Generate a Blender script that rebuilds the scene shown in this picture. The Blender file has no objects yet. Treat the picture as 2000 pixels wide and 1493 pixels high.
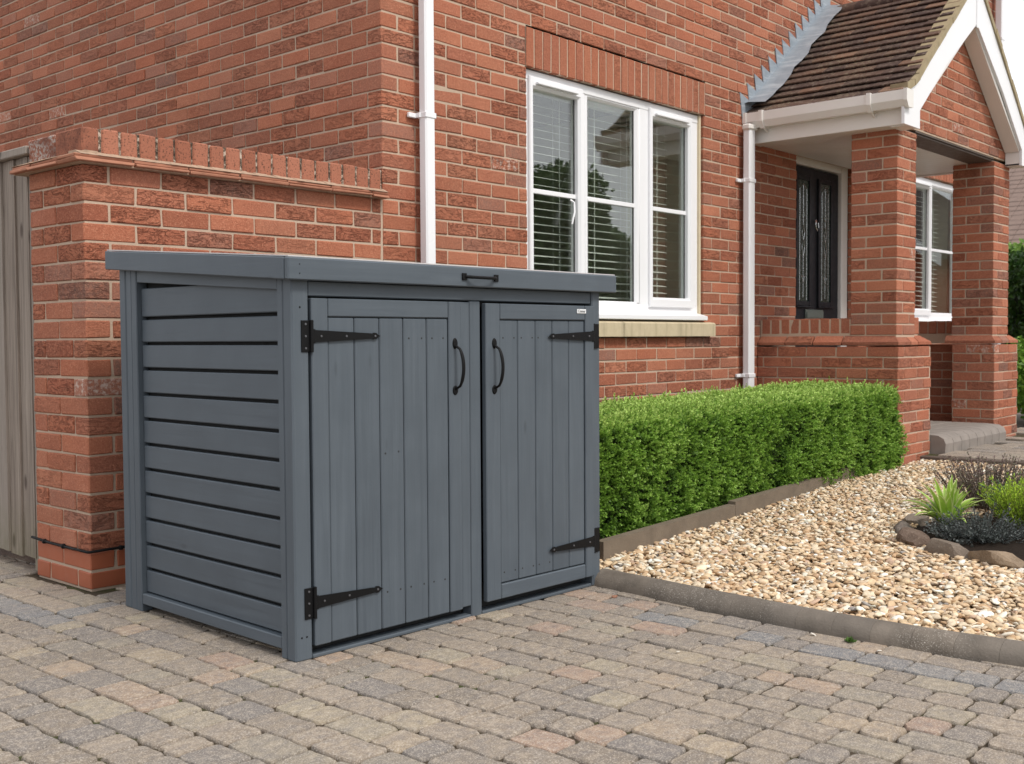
import bpy, math, random
import numpy as np
from mathutils import Vector, Matrix

random.seed(7); rng = np.random.default_rng(11)
D2R = math.radians
scene = bpy.context.scene

# ------------------------------------------------------------ camera
yaw, pitch, roll = 0.848276, 0.0390228, -0.0059009
fw = Vector((math.sin(yaw)*math.cos(pitch), math.cos(yaw)*math.cos(pitch), -math.sin(pitch)))
rt = Vector((math.cos(yaw), -math.sin(yaw), 0)); up = rt.cross(fw)
r2 = rt*math.cos(roll) + up*math.sin(roll); u2 = -rt*math.sin(roll) + up*math.cos(roll)
cam = bpy.data.cameras.new('camera'); camo = bpy.data.objects.new('camera', cam)
scene.collection.objects.link(camo); scene.camera = camo
M = Matrix((( r2.x, u2.x, -fw.x, -3.6465), (r2.y, u2.y, -fw.y, -4.0411), (r2.z, u2.z, -fw.z, 0.963), (0, 0, 0, 1)))
camo.matrix_world = M
cam.lens = 39.02; cam.sensor_width = 36; cam.clip_end = 400; cam.clip_start = 0.05
cam.dof.use_dof = True; cam.dof.focus_distance = 4.0; cam.dof.aperture_fstop = 8.0

# ------------------------------------------------------------ world, sun, exposure
SUN_EL, SUN_AZ = 50, 182          # azimuth: direction the light comes from, clockwise from +Y
w = bpy.data.worlds.new('World'); scene.world = w; w.use_nodes = True
wn = w.node_tree; wn.nodes.clear()
sky = wn.nodes.new('ShaderNodeTexSky'); sky.sky_type = 'NISHITA'; sky.sun_disc = False
sky.sun_elevation = D2R(SUN_EL); sky.sun_rotation = D2R(SUN_AZ); sky.air_density = 1.0; sky.dust_density = 3.0
tc = wn.nodes.new('ShaderNodeTexCoord'); nz = wn.nodes.new('ShaderNodeTexNoise')
nz.inputs['Scale'].default_value = 2.2; nz.inputs['Detail'].default_value = 6
cr = wn.nodes.new('ShaderNodeValToRGB')
cr.color_ramp.elements[0].position = .25; cr.color_ramp.elements[0].color = (7.0, 7.4, 8.0, 1)
cr.color_ramp.elements[1].position = .7; cr.color_ramp.elements[1].color = (12.0, 12.0, 12.2, 1)
mx = wn.nodes.new('ShaderNodeMix'); mx.data_type = 'RGBA'; mx.inputs[0].default_value = .86
bg = wn.nodes.new('ShaderNodeBackground'); bg.inputs['Strength'].default_value = .094
wo = wn.nodes.new('ShaderNodeOutputWorld')
wn.links.new(tc.outputs['Generated'], nz.inputs['Vector']); wn.links.new(nz.outputs['Fac'], cr.inputs['Fac'])
wn.links.new(sky.outputs[0], mx.inputs[6]); wn.links.new(cr.outputs[0], mx.inputs[7])
wn.links.new(mx.outputs[2], bg.inputs['Color']); wn.links.new(bg.outputs[0], wo.inputs['Surface'])
sl = bpy.data.lights.new('sun', 'SUN'); sl.energy = 1.8; sl.angle = D2R(12); sl.color = (1, .95, .88)
so = bpy.data.objects.new('sun', sl); scene.collection.objects.link(so)
sd = Vector((math.sin(D2R(SUN_AZ))*math.cos(D2R(SUN_EL)), math.cos(D2R(SUN_AZ))*math.cos(D2R(SUN_EL)), math.sin(D2R(SUN_EL))))
so.rotation_euler = sd.to_track_quat('Z', 'Y').to_euler()
vs = scene.view_settings; vs.view_transform = 'Standard'; vs.look = 'None'; vs.exposure = 0.42; vs.gamma = 1
scene.cycles.max_bounces = 8; scene.cycles.transparent_max_bounces = 16
try: scene.cycles.use_denoising = True
except Exception: pass

# ------------------------------------------------------------ object helpers
def link(o): scene.collection.objects.link(o); return o
def props(o, label=None, cat=None, group=None, kind=None):
    if label: o['label'] = label
    if cat: o['category'] = cat
    if group: o['group'] = group
    if kind: o['kind'] = kind
    return o
def empty(name, label, cat, loc=(0, 0, 0), rotz=0, group=None):
    o = link(bpy.data.objects.new(name, None)); o.location = loc; o.rotation_euler = (0, 0, rotz)
    o.empty_display_size = .1
    return props(o, label, cat, group)

# chamfered box template
_T = []
for i, (sx, sy, sz) in enumerate([(a, b, c) for a in (-1, 1) for b in (-1, 1) for c in (-1, 1)]):
    for ax in range(3): _T.append((sx, sy, sz, ax))
def _vi(s, ax): return (((s[0]+1)//2)*4 + ((s[1]+1)//2)*2 + (s[2]+1)//2)*3 + ax
_F = []
for ax in range(3):
    for s in (-1, 1):
        o = [a for a in range(3) if a != ax]; q = []
        for (a, b) in ((-1, -1), (1, -1), (1, 1), (-1, 1)):
            c = [0, 0, 0]; c[ax] = s; c[o[0]] = a; c[o[1]] = b; q.append(_vi(c, ax))
        _F.append(q)
for ax in range(3):                       # edges parallel to ax
    o = [a for a in range(3) if a != ax]
    for a in (-1, 1):
        for b in (-1, 1):
            c0 = [0, 0, 0]; c0[ax] = -1; c0[o[0]] = a; c0[o[1]] = b; c1 = list(c0); c1[ax] = 1
            _F.append([_vi(c0, o[0]), _vi(c1, o[0]), _vi(c1, o[1]), _vi(c0, o[1])])
for t in [(a, b, c) for a in (-1, 1) for b in (-1, 1) for c in (-1, 1)]:
    _F.append([_vi(t, 0), _vi(t, 1), _vi(t, 2)])
_P = np.array([[t[0], t[1], t[2]] for t in _T], float); _A = np.array([t[3] for t in _T])
_unit = _P*np.where(np.arange(3)[None, :] == _A[:, None], 1.0, .8)
for k, f in enumerate(_F):
    p = _unit[f]; n = np.cross(p[1]-p[0], p[2]-p[0])
    if n @ p.mean(0) < 0: _F[k] = f[::-1]

class MB:
    """collects shapes into one mesh"""
    def __init__(s): s.V = []; s.F = []; s.C = []; s.n = 0; s.mi = []; s.cm = 0
    def raw(s, V, F, col=(0, 0, 0)):
        V = np.asarray(V, float); b = s.n
        s.V.append(V); s.n += len(V)
        for f in F: s.F.append([b+i for i in f]); s.mi.append(s.cm)
        c = np.ones((len(V), 4)); c[:, :3] = col; s.C.append(c)
    def box(s, a, b, ch=.002, col=(0, 0, 0), jit=0, fn=None):
        b = np.array(b, float); a = np.array(a, float); lo = np.minimum(a, b); hi = np.maximum(a, b)
        c = (lo+hi)/2; h = (hi-lo)/2; ch = min(ch, h.min()*.45)
        V = _P*np.where(np.arange(3)[None, :] == _A[:, None], h[None, :], h[None, :]-ch) + c
        if jit: V = V + np.repeat(rng.normal(0, jit, (8, 3)), 3, axis=0)
        if fn: V = fn(V)
        s.raw(V, _F, col)
    def prism(s, poly, ax, lo, hi, col=(0, 0, 0)):
        """polygon in the plane across axis ax, extruded lo..hi"""
        n = len(poly); V = []
        for v in (lo, hi):
            for p in poly:
                q = [p[0], p[1]]; q.insert(ax, v); V.append(q)
        F = [list(range(n)), list(range(2*n-1, n-1, -1))] + [[i, i+n, (i+1) % n+n, (i+1) % n] for i in range(n)]
        s.raw(V, F, col)
    def tube(s, pts, r, seg=8, flat=None, cap=True, col=(0, 0, 0)):
        pts = [Vector(p) for p in pts]; n = len(pts); V = []; F = []
        rr = r if isinstance(r, (list, tuple)) else [r]*n
        ref = Vector(flat) if flat else None
        for i, p in enumerate(pts):
            t = (pts[min(i+1, n-1)]-pts[max(i-1, 0)]).normalized()
            a = (ref if ref else (Vector((0, 0, 1)) if abs(t.z) < .9 else Vector((1, 0, 0))))
            a = (a-t*a.dot(t)).normalized(); b = t.cross(a)
            r0 = rr[i]; ra, rb = (r0 if isinstance(r0, tuple) else (r0, r0))
            for k in range(seg):
                an = 2*math.pi*k/seg; q = p+a*(math.cos(an)*ra)+b*(math.sin(an)*rb); V.append(q[:])
        for i in range(n-1):
            for k in range(seg):
                F.append([i*seg+k, i*seg+(k+1) % seg, (i+1)*seg+(k+1) % seg, (i+1)*seg+k])
        if cap: F.append(list(range(seg))[::-1]); F.append([(n-1)*seg+k for k in range(seg)])
        s.raw(V, F, col)
    def build(s, name, mat, parent=None, smooth=None, label=None, cat=None, group=None, kind=None):
        me = bpy.data.meshes.new(name)
        V = np.concatenate(s.V)
        me.from_pydata(V.tolist(), [], s.F)
        at = me.color_attributes.new('col', 'FLOAT_COLOR', 'POINT')
        at.data.foreach_set('color', np.concatenate(s.C).astype(np.float32).ravel())
        for m in (mat if isinstance(mat, (list, tuple)) else [mat]): me.materials.append(m)
        if s.cm: me.polygons.foreach_set('material_index', s.mi)
        if smooth is not None:
            me.polygons.foreach_set('use_smooth', [True]*len(me.polygons))
            try: me.set_sharp_from_angle(angle=D2R(smooth))
            except Exception: pass
        me.validate(); me.update()
        o = link(bpy.data.objects.new(name, me))
        if parent: o.parent = parent
        return props(o, label, cat, group, kind)

def fastmesh(name, V, F, C, mat, parent=None, smooth=False, **kw):
    """V (n,3), F (m,k) same-size faces, C (n,3)"""
    me = bpy.data.meshes.new(name); n, m, k = len(V), len(F), F.shape[1]
    me.vertices.add(n); me.vertices.foreach_set('co', V.astype(np.float32).ravel())
    me.loops.add(m*k); me.loops.foreach_set('vertex_index', F.astype(np.int32).ravel())
    me.polygons.add(m); me.polygons.foreach_set('loop_start', (np.arange(m)*k).astype(np.int32))
    try: me.polygons.foreach_set('loop_total', np.full(m, k, np.int32))
    except Exception: pass
    if smooth: me.polygons.foreach_set('use_smooth', np.ones(m, bool))
    me.update(calc_edges=True)
    at = me.color_attributes.new('col', 'FLOAT_COLOR', 'POINT'); cc = np.ones((n, 4), np.float32); cc[:, :3] = C
    at.data.foreach_set('color', cc.ravel()); me.materials.append(mat)
    o = link(bpy.data.objects.new(name, me))
    if parent: o.parent = parent
    return props(o, **kw)

# ------------------------------------------------------------ materials
class NT:
    def __init__(s, name):
        s.m = bpy.data.materials.new(name); s.m.use_nodes = True; s.t = s.m.node_tree; s.t.nodes.clear()
        s.out = s.t.nodes.new('ShaderNodeOutputMaterial'); s.b = s.t.nodes.new('ShaderNodeBsdfPrincipled')
        s.t.links.new(s.b.outputs[0], s.out.inputs['Surface'])
    def n(s, typ, ins=None, **at):
        nd = s.t.nodes.new('ShaderNode'+typ)
        for k, v in at.items(): setattr(nd, k, v)
        for k, v in (ins or {}).items(): s.set(nd.inputs[k], v)
        return nd
    def set(s, sock, v):
        if isinstance(v, bpy.types.NodeSocket): s.t.links.new(v, sock)
        else: sock.default_value = v
    def math(s, op, a, b=0., c=None, clamp=False):
        d = {0: a, 1: b}
        if c is not None: d[2] = c
        return s.n('Math', d, operation=op, use_clamp=clamp).outputs[0]
    def mix(s, f, a, b, bt='MIX'):
        nd = s.n('Mix', data_type='RGBA', blend_type=bt); s.set(nd.inputs[0], f)
        s.set(nd.inputs[6], a if isinstance(a, bpy.types.NodeSocket) else (*a, 1)); s.set(nd.inputs[7], b if isinstance(b, bpy.types.NodeSocket) else (*b, 1))
        return nd.outputs[2]
    def ramp(s, f, stops, interp='LINEAR'):
        nd = s.n('ValToRGB', {0: f}); r = nd.color_ramp; r.interpolation = interp
        while len(r.elements) < len(stops): r.elements.new(.5)
        for e, (p, c) in zip(r.elements, stops):
            e.position = p; e.color = (*c, 1) if isinstance(c, tuple) else (c, c, c, 1)
        return nd.outputs[0]
    def obj(s): return s.n('TexCoord').outputs['Object']
    def geo(s): return s.n('NewGeometry').outputs['Position']
    def map(s, v, sc=(1, 1, 1), loc=(0, 0, 0), rot=(0, 0, 0)): return s.n('Mapping', {'Vector': v, 'Scale': sc, 'Location': loc, 'Rotation': rot}).outputs[0]
    def noise(s, v, sc, det=3, rough=.55, dist=0):
        return s.n('TexNoise', {'Vector': v, 'Scale': sc, 'Detail': det, 'Roughness': rough, 'Distortion': dist}).outputs[0]
    def col(s):
        a = s.n('Attribute', attribute_name='col', attribute_type='GEOMETRY'); sp = s.n('SeparateColor', {0: a.outputs['Color']})
        return a.outputs['Color'], sp.outputs[0], sp.outputs[1], sp.outputs[2]
    def done(s, color, rough=.8, bump=None, bs=.3, bd=.004, spec=.35, metal=0, nrm=None):
        s.set(s.b.inputs['Base Color'], color if isinstance(color, bpy.types.NodeSocket) else (*color, 1))
        s.set(s.b.inputs['Roughness'], rough); s.b.inputs['Specular IOR Level'].default_value = spec; s.set(s.b.inputs['Metallic'], metal)
        if bump is not None:
            bp = s.n('Bump', {'Height': bump, 'Strength': bs, 'Distance': bd}); s.t.links.new(bp.outputs[0], s.b.inputs['Normal'])
        return s.m

def m_brick(name='brick_clay', sat=1.0):
    t = NT(name); c, r, g, b = t.col(); P = t.geo()
    base = t.ramp(r, [(0, (.29, .090, .052)), (.2, (.38, .128, .070)), (.42, (.44, .158, .088)), (.6, (.34, .125, .078)), (.78, (.45, .175, .100)), (.88, (.37, .155, .10)), (.95, (.27, .14, .105)), (1, (.18, .115, .095))])
    base = t.mix(1., base, t.ramp(b, [(0, (.80, .80, .80)), (.5, (1., 1., 1.)), (1, (1.12, 1.12, 1.12))]), 'MULTIPLY'); base = t.mix(t.math('MULTIPLY', t.ramp(t.noise(P, 1.3, 4), [(.42, 0.), (.68, 1.)]), .32), base, (.26, .14, .10)); n1 = t.noise(P, 9, 4); n2 = t.noise(P, 60, 3); n3 = t.noise(P, 260, 2)
    base = t.mix(t.math('MULTIPLY', t.ramp(n1, [(.3, 0.), (.7, 1.)]), .35), base, (.27, .078, .045))
    base = t.mix(t.math('MULTIPLY', t.ramp(n2, [(.42, 0.), (.75, 1.)]), .4), base, (.52, .19, .11))
    n4 = t.noise(P, 150, 3, .75)
    base = t.mix(t.math('MULTIPLY', t.ramp(n4, [(.54, 0.), (.66, 1.)]), .45), base, (.62, .30, .19)); base = t.mix(t.math('MULTIPLY', t.ramp(n4, [(.34, 1.), (.45, 0.)]), .5), base, (.20, .065, .04))
    base = t.mix(t.math('MULTIPLY', t.ramp(n3, [(.58, 0.), (.72, 1.)]), .5), base, (.60, .30, .18))
    base = t.mix(t.math('MULTIPLY', t.ramp(n3, [(.26, 1.), (.38, 0.)]), .4), base, (.13, .045, .03))
    # pale salt bloom on a few bricks (blue channel)
    ef = t.math('MULTIPLY', t.math('GREATER_THAN', b, .993), t.ramp(t.noise(P, 45, 5, .7), [(.48, 0.), (.62, 1.)]))
    base = t.mix(t.math('MULTIPLY', ef, .7), base, (.62, .52, .45))
    # creased sand-faced texture: wavy folds along the brick
    uv = t.n('CombineXYZ'); s3 = t.n('SeparateXYZ', {0: P})
    t.set(uv.inputs[0], t.math('ADD', s3.outputs[0], s3.outputs[1])); t.set(uv.inputs[1], s3.outputs[2]); t.set(uv.inputs[2], t.math('MULTIPLY', g, 37.))
    v = t.map(uv.outputs[0], (15, 46, 1)); cre = t.noise(v, 1.0, 4, .6, 1.3)
    line = t.ramp(t.math('ABSOLUTE', t.math('SUBTRACT', cre, .52)), [(0, 0.), (.035, 1.)])
    cm = t.ramp(g, [(.35, 0.), (.8, 1.)])
    crease = t.math('SUBTRACT', 1., t.math('MULTIPLY', t.math('SUBTRACT', 1., line), cm))
    base = t.mix(t.math('MULTIPLY', t.math('SUBTRACT', 1., crease), .45), base, (.15, .042, .026))  # crease shadow painted into the brick colour
    h = t.math('ADD', t.math('MULTIPLY', crease, 1.0), t.math('ADD', t.math('MULTIPLY', n4, .9), t.math('MULTIPLY', n2, .7)))
    return t.done(base, .92, h, .9, .0045, spec=.2)
def m_mortar():
    t = NT('mortar'); P = t.geo(); n = t.noise(P, 180, 3); n2 = t.noise(P, 8, 3)
    c = t.mix(n, (.42, .315, .235), (.57, .435, .33)); c = t.mix(t.math('MULTIPLY', t.ramp(n2, [(.4, 0.), (.7, 1.)]), .5), c, (.42, .33, .25))
    return t.done(c, .95, n, .6, .003, spec=.15)
def m_simple(name, col, rough=.5, var=.12, sc=12, bump=.1, bsc=200, spec=.4, metal=0):
    t = NT(name); P = t.geo(); n = t.noise(P, sc, 4)
    c = t.mix(n, tuple(x*(1-var) for x in col), tuple(min(1, x*(1+var)) for x in col))
    return t.done(c, t.ramp(t.noise(P, sc*2, 2), [(.3, max(0, rough-.08)), (.7, min(1, rough+.08))]), t.noise(P, bsc, 3), bump, .002, spec=spec, metal=metal)
def m_wood_paint(name, vertical, a=(.069, .085, .102), b=(.091, .110, .129)):
    """painted softwood; grain runs along the length stored in attribute red/green offsets"""
    t = NT(name); c, r, g, bl = t.col(); P = t.obj()
    off = t.n('CombineXYZ'); t.set(off.inputs[0], t.math('MULTIPLY', r, 13.)); t.set(off.inputs[1], t.math('MULTIPLY', r, 7.)); t.set(off.inputs[2], t.math('MULTIPLY', r, 29.))
    v = t.n('VectorMath', {0: P, 1: off.outputs[0]}, operation='ADD').outputs[0]
    sc = (55, 55, 2.2) if vertical == 'z' else ((2.2, 55, 55) if vertical == 'x' else (55, 2.2, 55))
    v2 = t.map(v, sc); gr = t.noise(v2, 1, 4, .6, .6); big = t.noise(v, 5, 3)
    kn = t.n('TexVoronoi', {'Vector': t.map(v, (9, 9, 2.6) if vertical == 'z' else ((2.6, 9, 9) if vertical == 'x' else (9, 2.6, 9))), 'Scale': 1.0}).outputs['Distance']
    knot = t.ramp(kn, [(.03, 1.), (.085, 0.)])
    base = t.mix(t.ramp(gr, [(.3, 0.), (.7, 1.)]), a, b)
    base = t.mix(t.math('MULTIPLY', t.ramp(big, [(.4, 0.), (.65, 1.)]), .4), base, tuple(x*.84 for x in a))
    base = t.mix(t.math('MULTIPLY', r, .25), base, tuple(x*1.12 for x in b))
    base = t.mix(t.math('MULTIPLY', knot, .6), base, (.05, .06, .07))
    h = t.math('SUBTRACT', gr, t.math('MULTIPLY', knot, .5))
    return t.done(base, t.ramp(gr, [(.3, .42), (.7, .58)]), h, .28, .0016, spec=.4)
def m_fence():
    t = NT('weathered_timber'); c, r, g, bl = t.col(); P = t.geo()
    off = t.n('CombineXYZ'); t.set(off.inputs[2], t.math('MULTIPLY', r, 31.)); t.set(off.inputs[0], t.math('MULTIPLY', r, 9.))
    v = t.n('VectorMath', {0: P, 1: off.outputs[0]}, operation='ADD').outputs[0]
    gr = t.noise(t.map(v, (60, 60, 2.0)), 1, 5, .65, .8); fine = t.noise(t.map(v, (220, 220, 8)), 1, 2)
    kn = t.n('TexVoronoi', {'Vector': t.map(v, (7, 7, 3.4)), 'Scale': 1.0}).outputs['Distance']; knot = t.ramp(kn, [(.07, 1.), (.14, 0.)])
    base = t.mix(t.ramp(gr, [(.3, 0.), (.7, 1.)]), (.13, .10, .08), (.36, .30, .25))
    base = t.mix(t.math('MULTIPLY', r, .7), base, (.31, .27, .235)); base = t.mix(t.math('MULTIPLY', knot, .75), base, (.07, .05, .04))
    s3 = t.n('SeparateXYZ', {0: P}); gre = t.math('MULTIPLY', t.ramp(s3.outputs[2], [(.02, 1.), (.3, 0.)]), t.noise(P, 20, 3))
    base = t.mix(t.math('MULTIPLY', gre, .7), base, (.13, .13, .05))
    return t.done(base, .85, t.math('ADD', gr, t.math('MULTIPLY', fine, .5)), .7, .004, spec=.2)
def m_paver():
    t = NT('paving_block'); c, r, g, b = t.col(); P = t.geo()
    base = t.ramp(r, [(0, (.20, .165, .13)), (.25, (.31, .25, .19)), (.45, (.25, .205, .16)), (.6, (.185, .165, .15)), (.74, (.34, .285, .20)), (.83, (.35, .235, .17)), (.92, (.20, .20, .20)), (1, (.17, .175, .185))])
    n = t.noise(P, 6, 3); n2 = t.noise(P, 40, 4, .6); n3 = t.noise(P, 230, 3, .7)
    base = t.mix(t.math('MULTIPLY', t.ramp(t.noise(P, 22, 3), [(.45, 0.), (.65, 1.)]), .35), base, (.20, .185, .18)); base = t.mix(t.math('MULTIPLY', t.ramp(n, [(.35, 0.), (.7, 1.)]), .3), base, (.22, .185, .155))
    base = t.mix(t.math('MULTIPLY', t.ramp(n2, [(.48, 0.), (.7, 1.)]), .5), base, (.17, .15, .14))
    base = t.mix(t.math('MULTIPLY', t.ramp(n2, [(.3, 1.), (.5, 0.)]), .4), base, (.50, .42, .33))
    base = t.mix(t.math('MULTIPLY', t.ramp(n3, [(.54, 0.), (.62, 1.)]), .6), base, (.56, .50, .43))
    base = t.mix(t.math('MULTIPLY', t.ramp(n3, [(.36, 1.), (.44, 0.)]), .55), base, (.11, .095, .08))
    h = t.math('ADD', t.math('MULTIPLY', n3, .5), n2)
    return t.done(base, .9, h, .6, .004, spec=.2)
def m_joint():
    t = NT('joint_sand'); P = t.geo(); n = t.noise(P, 300, 2); n2 = t.noise(P, 1.7, 4)
    c = t.mix(n, (.045, .035, .025), (.12, .092, .064)); c = t.mix(t.ramp(n2, [(.53, 0.), (.66, .8)]), c, (.075, .095, .03))
    return t.done(c, .95, n, 1, .006, spec=.1)
def m_attr(name, rough=.6, spec=.4, nsc=60, var=.25, bs=.2, trans=0):
    t = NT(name); c, r, g, b = t.col(); P = t.geo(); n = t.noise(P, nsc, 3)
    cc = t.mix(n, c, c); dark = t.mix(1., c, (1-var,)*3, 'MULTIPLY'); base = t.mix(t.ramp(n, [(.35, 0.), (.65, 1.)]), dark, c)
    m = t.done(base, rough, n, bs, .002, spec=spec)
    if trans:
        tr = t.n('BsdfTranslucent', {0: base}); ms = t.n('MixShader', {0: trans}); t.t.links.new(t.b.outputs[0], ms.inputs[1]); t.t.links.new(tr.outputs[0], ms.inputs[2])
        t.t.links.new(ms.outputs[0], t.out.inputs['Surface'])
    return m
def m_glass(name, base=.05, tint=(.92, .95, .93)):
    t = NT(name); g = t.n('BsdfGlossy', {'Color': (1, 1, 1, 1), 'Roughness': .0}); tr = t.n('BsdfTransparent', {'Color': (*tint, 1)})
    nb = t.n('Bump', {'Height': t.noise(t.geo(), 1.6, 1), 'Strength': .04, 'Distance': .02}); t.t.links.new(nb.outputs[0], g.inputs['Normal'])
    f = t.n('LayerWeight', {'Blend': .5}); fac = t.math('ADD', t.math('MULTIPLY', t.math('POWER', f.outputs['Facing'], 5.), .6), base, clamp=True)
    ms = t.n('MixShader', {0: fac}); t.t.links.new(tr.outputs[0], ms.inputs[1]); t.t.links.new(g.outputs[0], ms.inputs[2]); t.t.links.new(ms.outputs[0], t.out.inputs['Surface'])
    return t.m
def m_tile():
    t = NT('clay_roof_tile'); c, r, g, b = t.col(); P = t.geo()
    base = t.ramp(r, [(0, (.065, .042, .036)), (.4, (.092, .058, .046)), (.75, (.115, .07, .052)), (.93, (.15, .085, .058)), (1, (.21, .125, .085))])
    n = t.noise(P, 25, 4, .65); n2 = t.noise(P, 110, 3); n3 = t.noise(P, 2.2, 3)
    base = t.mix(t.math('MULTIPLY', t.ramp(n, [(.5, 0.), (.72, 1.)]), .6), base, (.24, .19, .15))
    lich = t.math('MULTIPLY', t.ramp(n3, [(.5, 0.), (.62, 1.)]), t.ramp(t.noise(P, 45, 4, .7), [(.5, 0.), (.6, 1.)]))
    base = t.mix(t.math('MULTIPLY', lich, .45), base, (.34, .29, .19)); base = t.mix(t.math('MULTIPLY', t.ramp(n2, [(.3, 1.), (.42, 0.)]), .5), base, (.04, .03, .026))
    return t.done(base, .88, t.math('ADD', n, n2), .5, .004, spec=.2)
def m_lead():
    t = NT('lead_flashing'); P = t.geo(); n = t.noise(P, 14, 4); n2 = t.noise(t.map(P, (4, 4, 40)), 1, 3)
    c = t.mix(n, (.20, .235, .27), (.36, .40, .44)); c = t.mix(t.math('MULTIPLY', t.ramp(n2, [(.5, 0.), (.7, 1.)]), .5), c, (.50, .53, .55))
    return t.done(c, .55, n, .3, .01, spec=.4, metal=.15)
def m_stone():
    t = NT('sill_stone'); P = t.geo(); n = t.noise(P, 30, 4); s3 = t.n('SeparateXYZ', {0: P})
    st = t.noise(t.map(P, (22, 22, 1.5)), 1, 3); c = t.mix(n, (.46, .38, .25), (.58, .49, .34))
    top = t.ramp(s3.outputs[2], [(0, 0.), (1, 1.)]); c = t.mix(t.math('MULTIPLY', t.ramp(st, [(.5, 0.), (.75, 1.)]), .55), c, (.24, .20, .13))
    return t.done(c, .85, t.noise(P, 300, 2), .3, .002, spec=.2)
def m_kerb():
    t = NT('kerb_concrete'); c, r, g, b = t.col(); P = t.geo(); n = t.noise(P, 9, 4); n2 = t.noise(P, 120, 3); n4 = t.noise(P, 3, 3)
    base = t.mix(t.ramp(n, [(.35, 0.), (.65, 1.)]), (.12, .10, .08), (.22, .185, .15)); base = t.mix(t.math('MULTIPLY', r, .55), base, (.13, .115, .10))
    sp = t.math('MULTIPLY', t.ramp(t.noise(P, 230, 3, .7), [(.58, 0.), (.66, 1.)]), t.ramp(n4, [(.48, 0.), (.6, 1.)])); base = t.mix(t.math('MULTIPLY', sp, .8), base, (.60, .55, .48))
    return t.done(base, .8, n2, .6, .003, spec=.25)

BR, MO = m_brick(), m_mortar()
ENG = m_simple('smooth_orange_brick', (.36, .105, .05), .6, .12, 14, .15)
SMOOTH_BR = m_simple('soldier_brick', (.43, .125, .065), .85, .18, 22, .5, 150, .2)
UPVC = m_simple('white_upvc', (.80, .80, .815), .35, .01, 1.5, .01, 60, .5)
UPVC_W = m_simple('aged_white_upvc', (.76, .73, .69), .4, .02, 2, .02, 60, .45)
SEAL = m_simple('cream_sealant', (.62, .52, .36), .7, .1)
PX, PY, PZ = m_wood_paint('grey_paint_along', 'x'), m_wood_paint('grey_paint_across', 'y'), m_wood_paint('grey_paint_upright', 'z')
BLK = m_simple('black_iron', (.004, .004, .0045), .55, .2, 40, .25, 300, .2, 0)
SCREW = m_simple('screw_head', (.16, .16, .17), .35, .2, 40, .1, 300, .5, .7)
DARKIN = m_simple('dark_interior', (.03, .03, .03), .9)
FEN = m_fence(); PAV = m_paver(); JNT = m_joint(); TILE = m_tile(); LEAD = m_lead(); STONE = m_stone(); KERB = m_kerb()
GLASS = m_glass('window_glass', .115); DGLASS = m_simple('obscured_glass', (.035, .055, .045), .25, .35, 25, .4, 90, .3)
BLINDM = m_simple('blind_slat', (.88, .88, .83), .45, .03)
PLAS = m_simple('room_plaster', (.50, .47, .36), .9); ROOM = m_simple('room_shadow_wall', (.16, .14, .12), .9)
DOORM = m_simple('anthracite_door', (.014, .015, .019), .5, .08, 8, .08, 150, .25)
CHROME = m_simple('polished_metal', (.62, .63, .63), .2, .05, 10, .02, 60, .6, .9)
VERGE = m_simple('verge_mortar', (.33, .27, .17), .92, .3, 18, .7, 120, .15)
SOIL = m_simple('soil', (.022, .016, .012), .95, .5, 60, 1, 120, .1)
CONC = m_simple('step_concrete', (.25, .22, .195), .9, .25, 14, .6, 160, .2)
EDGB = m_simple('sleeper_wood', (.17, .135, .10), .9, .3, 16, .7, 120, .15)
STEEL = m_simple('painted_lintel', (.10, .075, .06), .6)

# ------------------------------------------------------------ brickwork
def bcol(): return (random.random()**.9, random.random(), random.random())
def subtract(iv, a, b):
    out = []
    for (p, q) in iv:
        if b <= p or a >= q: out.append((p, q))
        else:
            if a-p > .02: out.append((p, a))
            if q-b > .02: out.append((b, q))
    return out
def wallrun(B, Mo, ax, face, sgn, u0, u1, z0, z1, par=0, holes=(), share0=False, share1=False, keep=None, depth=.1025, tone=None, unit=.225, end=True):
    """brick courses on a vertical plane; ax = axis the wall runs along, sgn = outward normal sign on the other axis"""
    R = int(round((z1-z0)/.075)); prev = None
    for r in range(R):
        za = z0+r*.075; zb = za+.0665
        iv = [(u0, u1)]
        for (ha, hb, hz0, hz1) in holes:
            if hz0 < za+.05 and hz1 > za+.02: iv = subtract(iv, ha, hb)
        off = (.1125 if (r+par) % 2 else 0.); edges = []
        u = u0+off; first = u0
        if off and not share0: edges.append((u0, u0+.1025))
        while u < u1-.01: edges.append((u, u+.2165)); u += unit
        for (a, b) in edges:
            for (p, q) in iv:
                lo = max(a, p); hi = min(b, q)
                if hi-lo < .025: continue
                if share1 and hi > u1-.15 and (r+par) % 2 == 0 and hi-lo < .13 and b > u1: continue
                if keep and not keep((lo+hi)/2, za+.03): continue
                e = random.gauss(0, .0011); c = bcol() if tone is None else tone()
                n0, n1 = (face+sgn*e, face-sgn*depth)
                if ax == 'x': B.box((lo, n0, za), (hi, n1, zb), .004, c, .0010)
                else: B.box((n0, lo, za), (n1, hi, zb), .004, c, .0010)
        for (p, q) in iv:
            a = p+.006 if p == u0 else p+.004; b = q-.004
            mz0, mz1 = za-.011, za+.0645
            if keep:
                us = [x for x in np.arange(a, b, .02) if keep(x, za+.03)]
                if not us: continue
                a, b = us[0], us[-1]+.02
            d = .0045; k = .0035 if ax == 'x' else .0055
            if ax == 'x': Mo.box((a, face-sgn*d, mz0), (b, face-sgn*(depth-.01), mz1), .0001)
            else: Mo.box((face-sgn*(d+.001), a, mz0), (face-sgn*(depth-.012), b, mz1), .0001)

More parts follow.
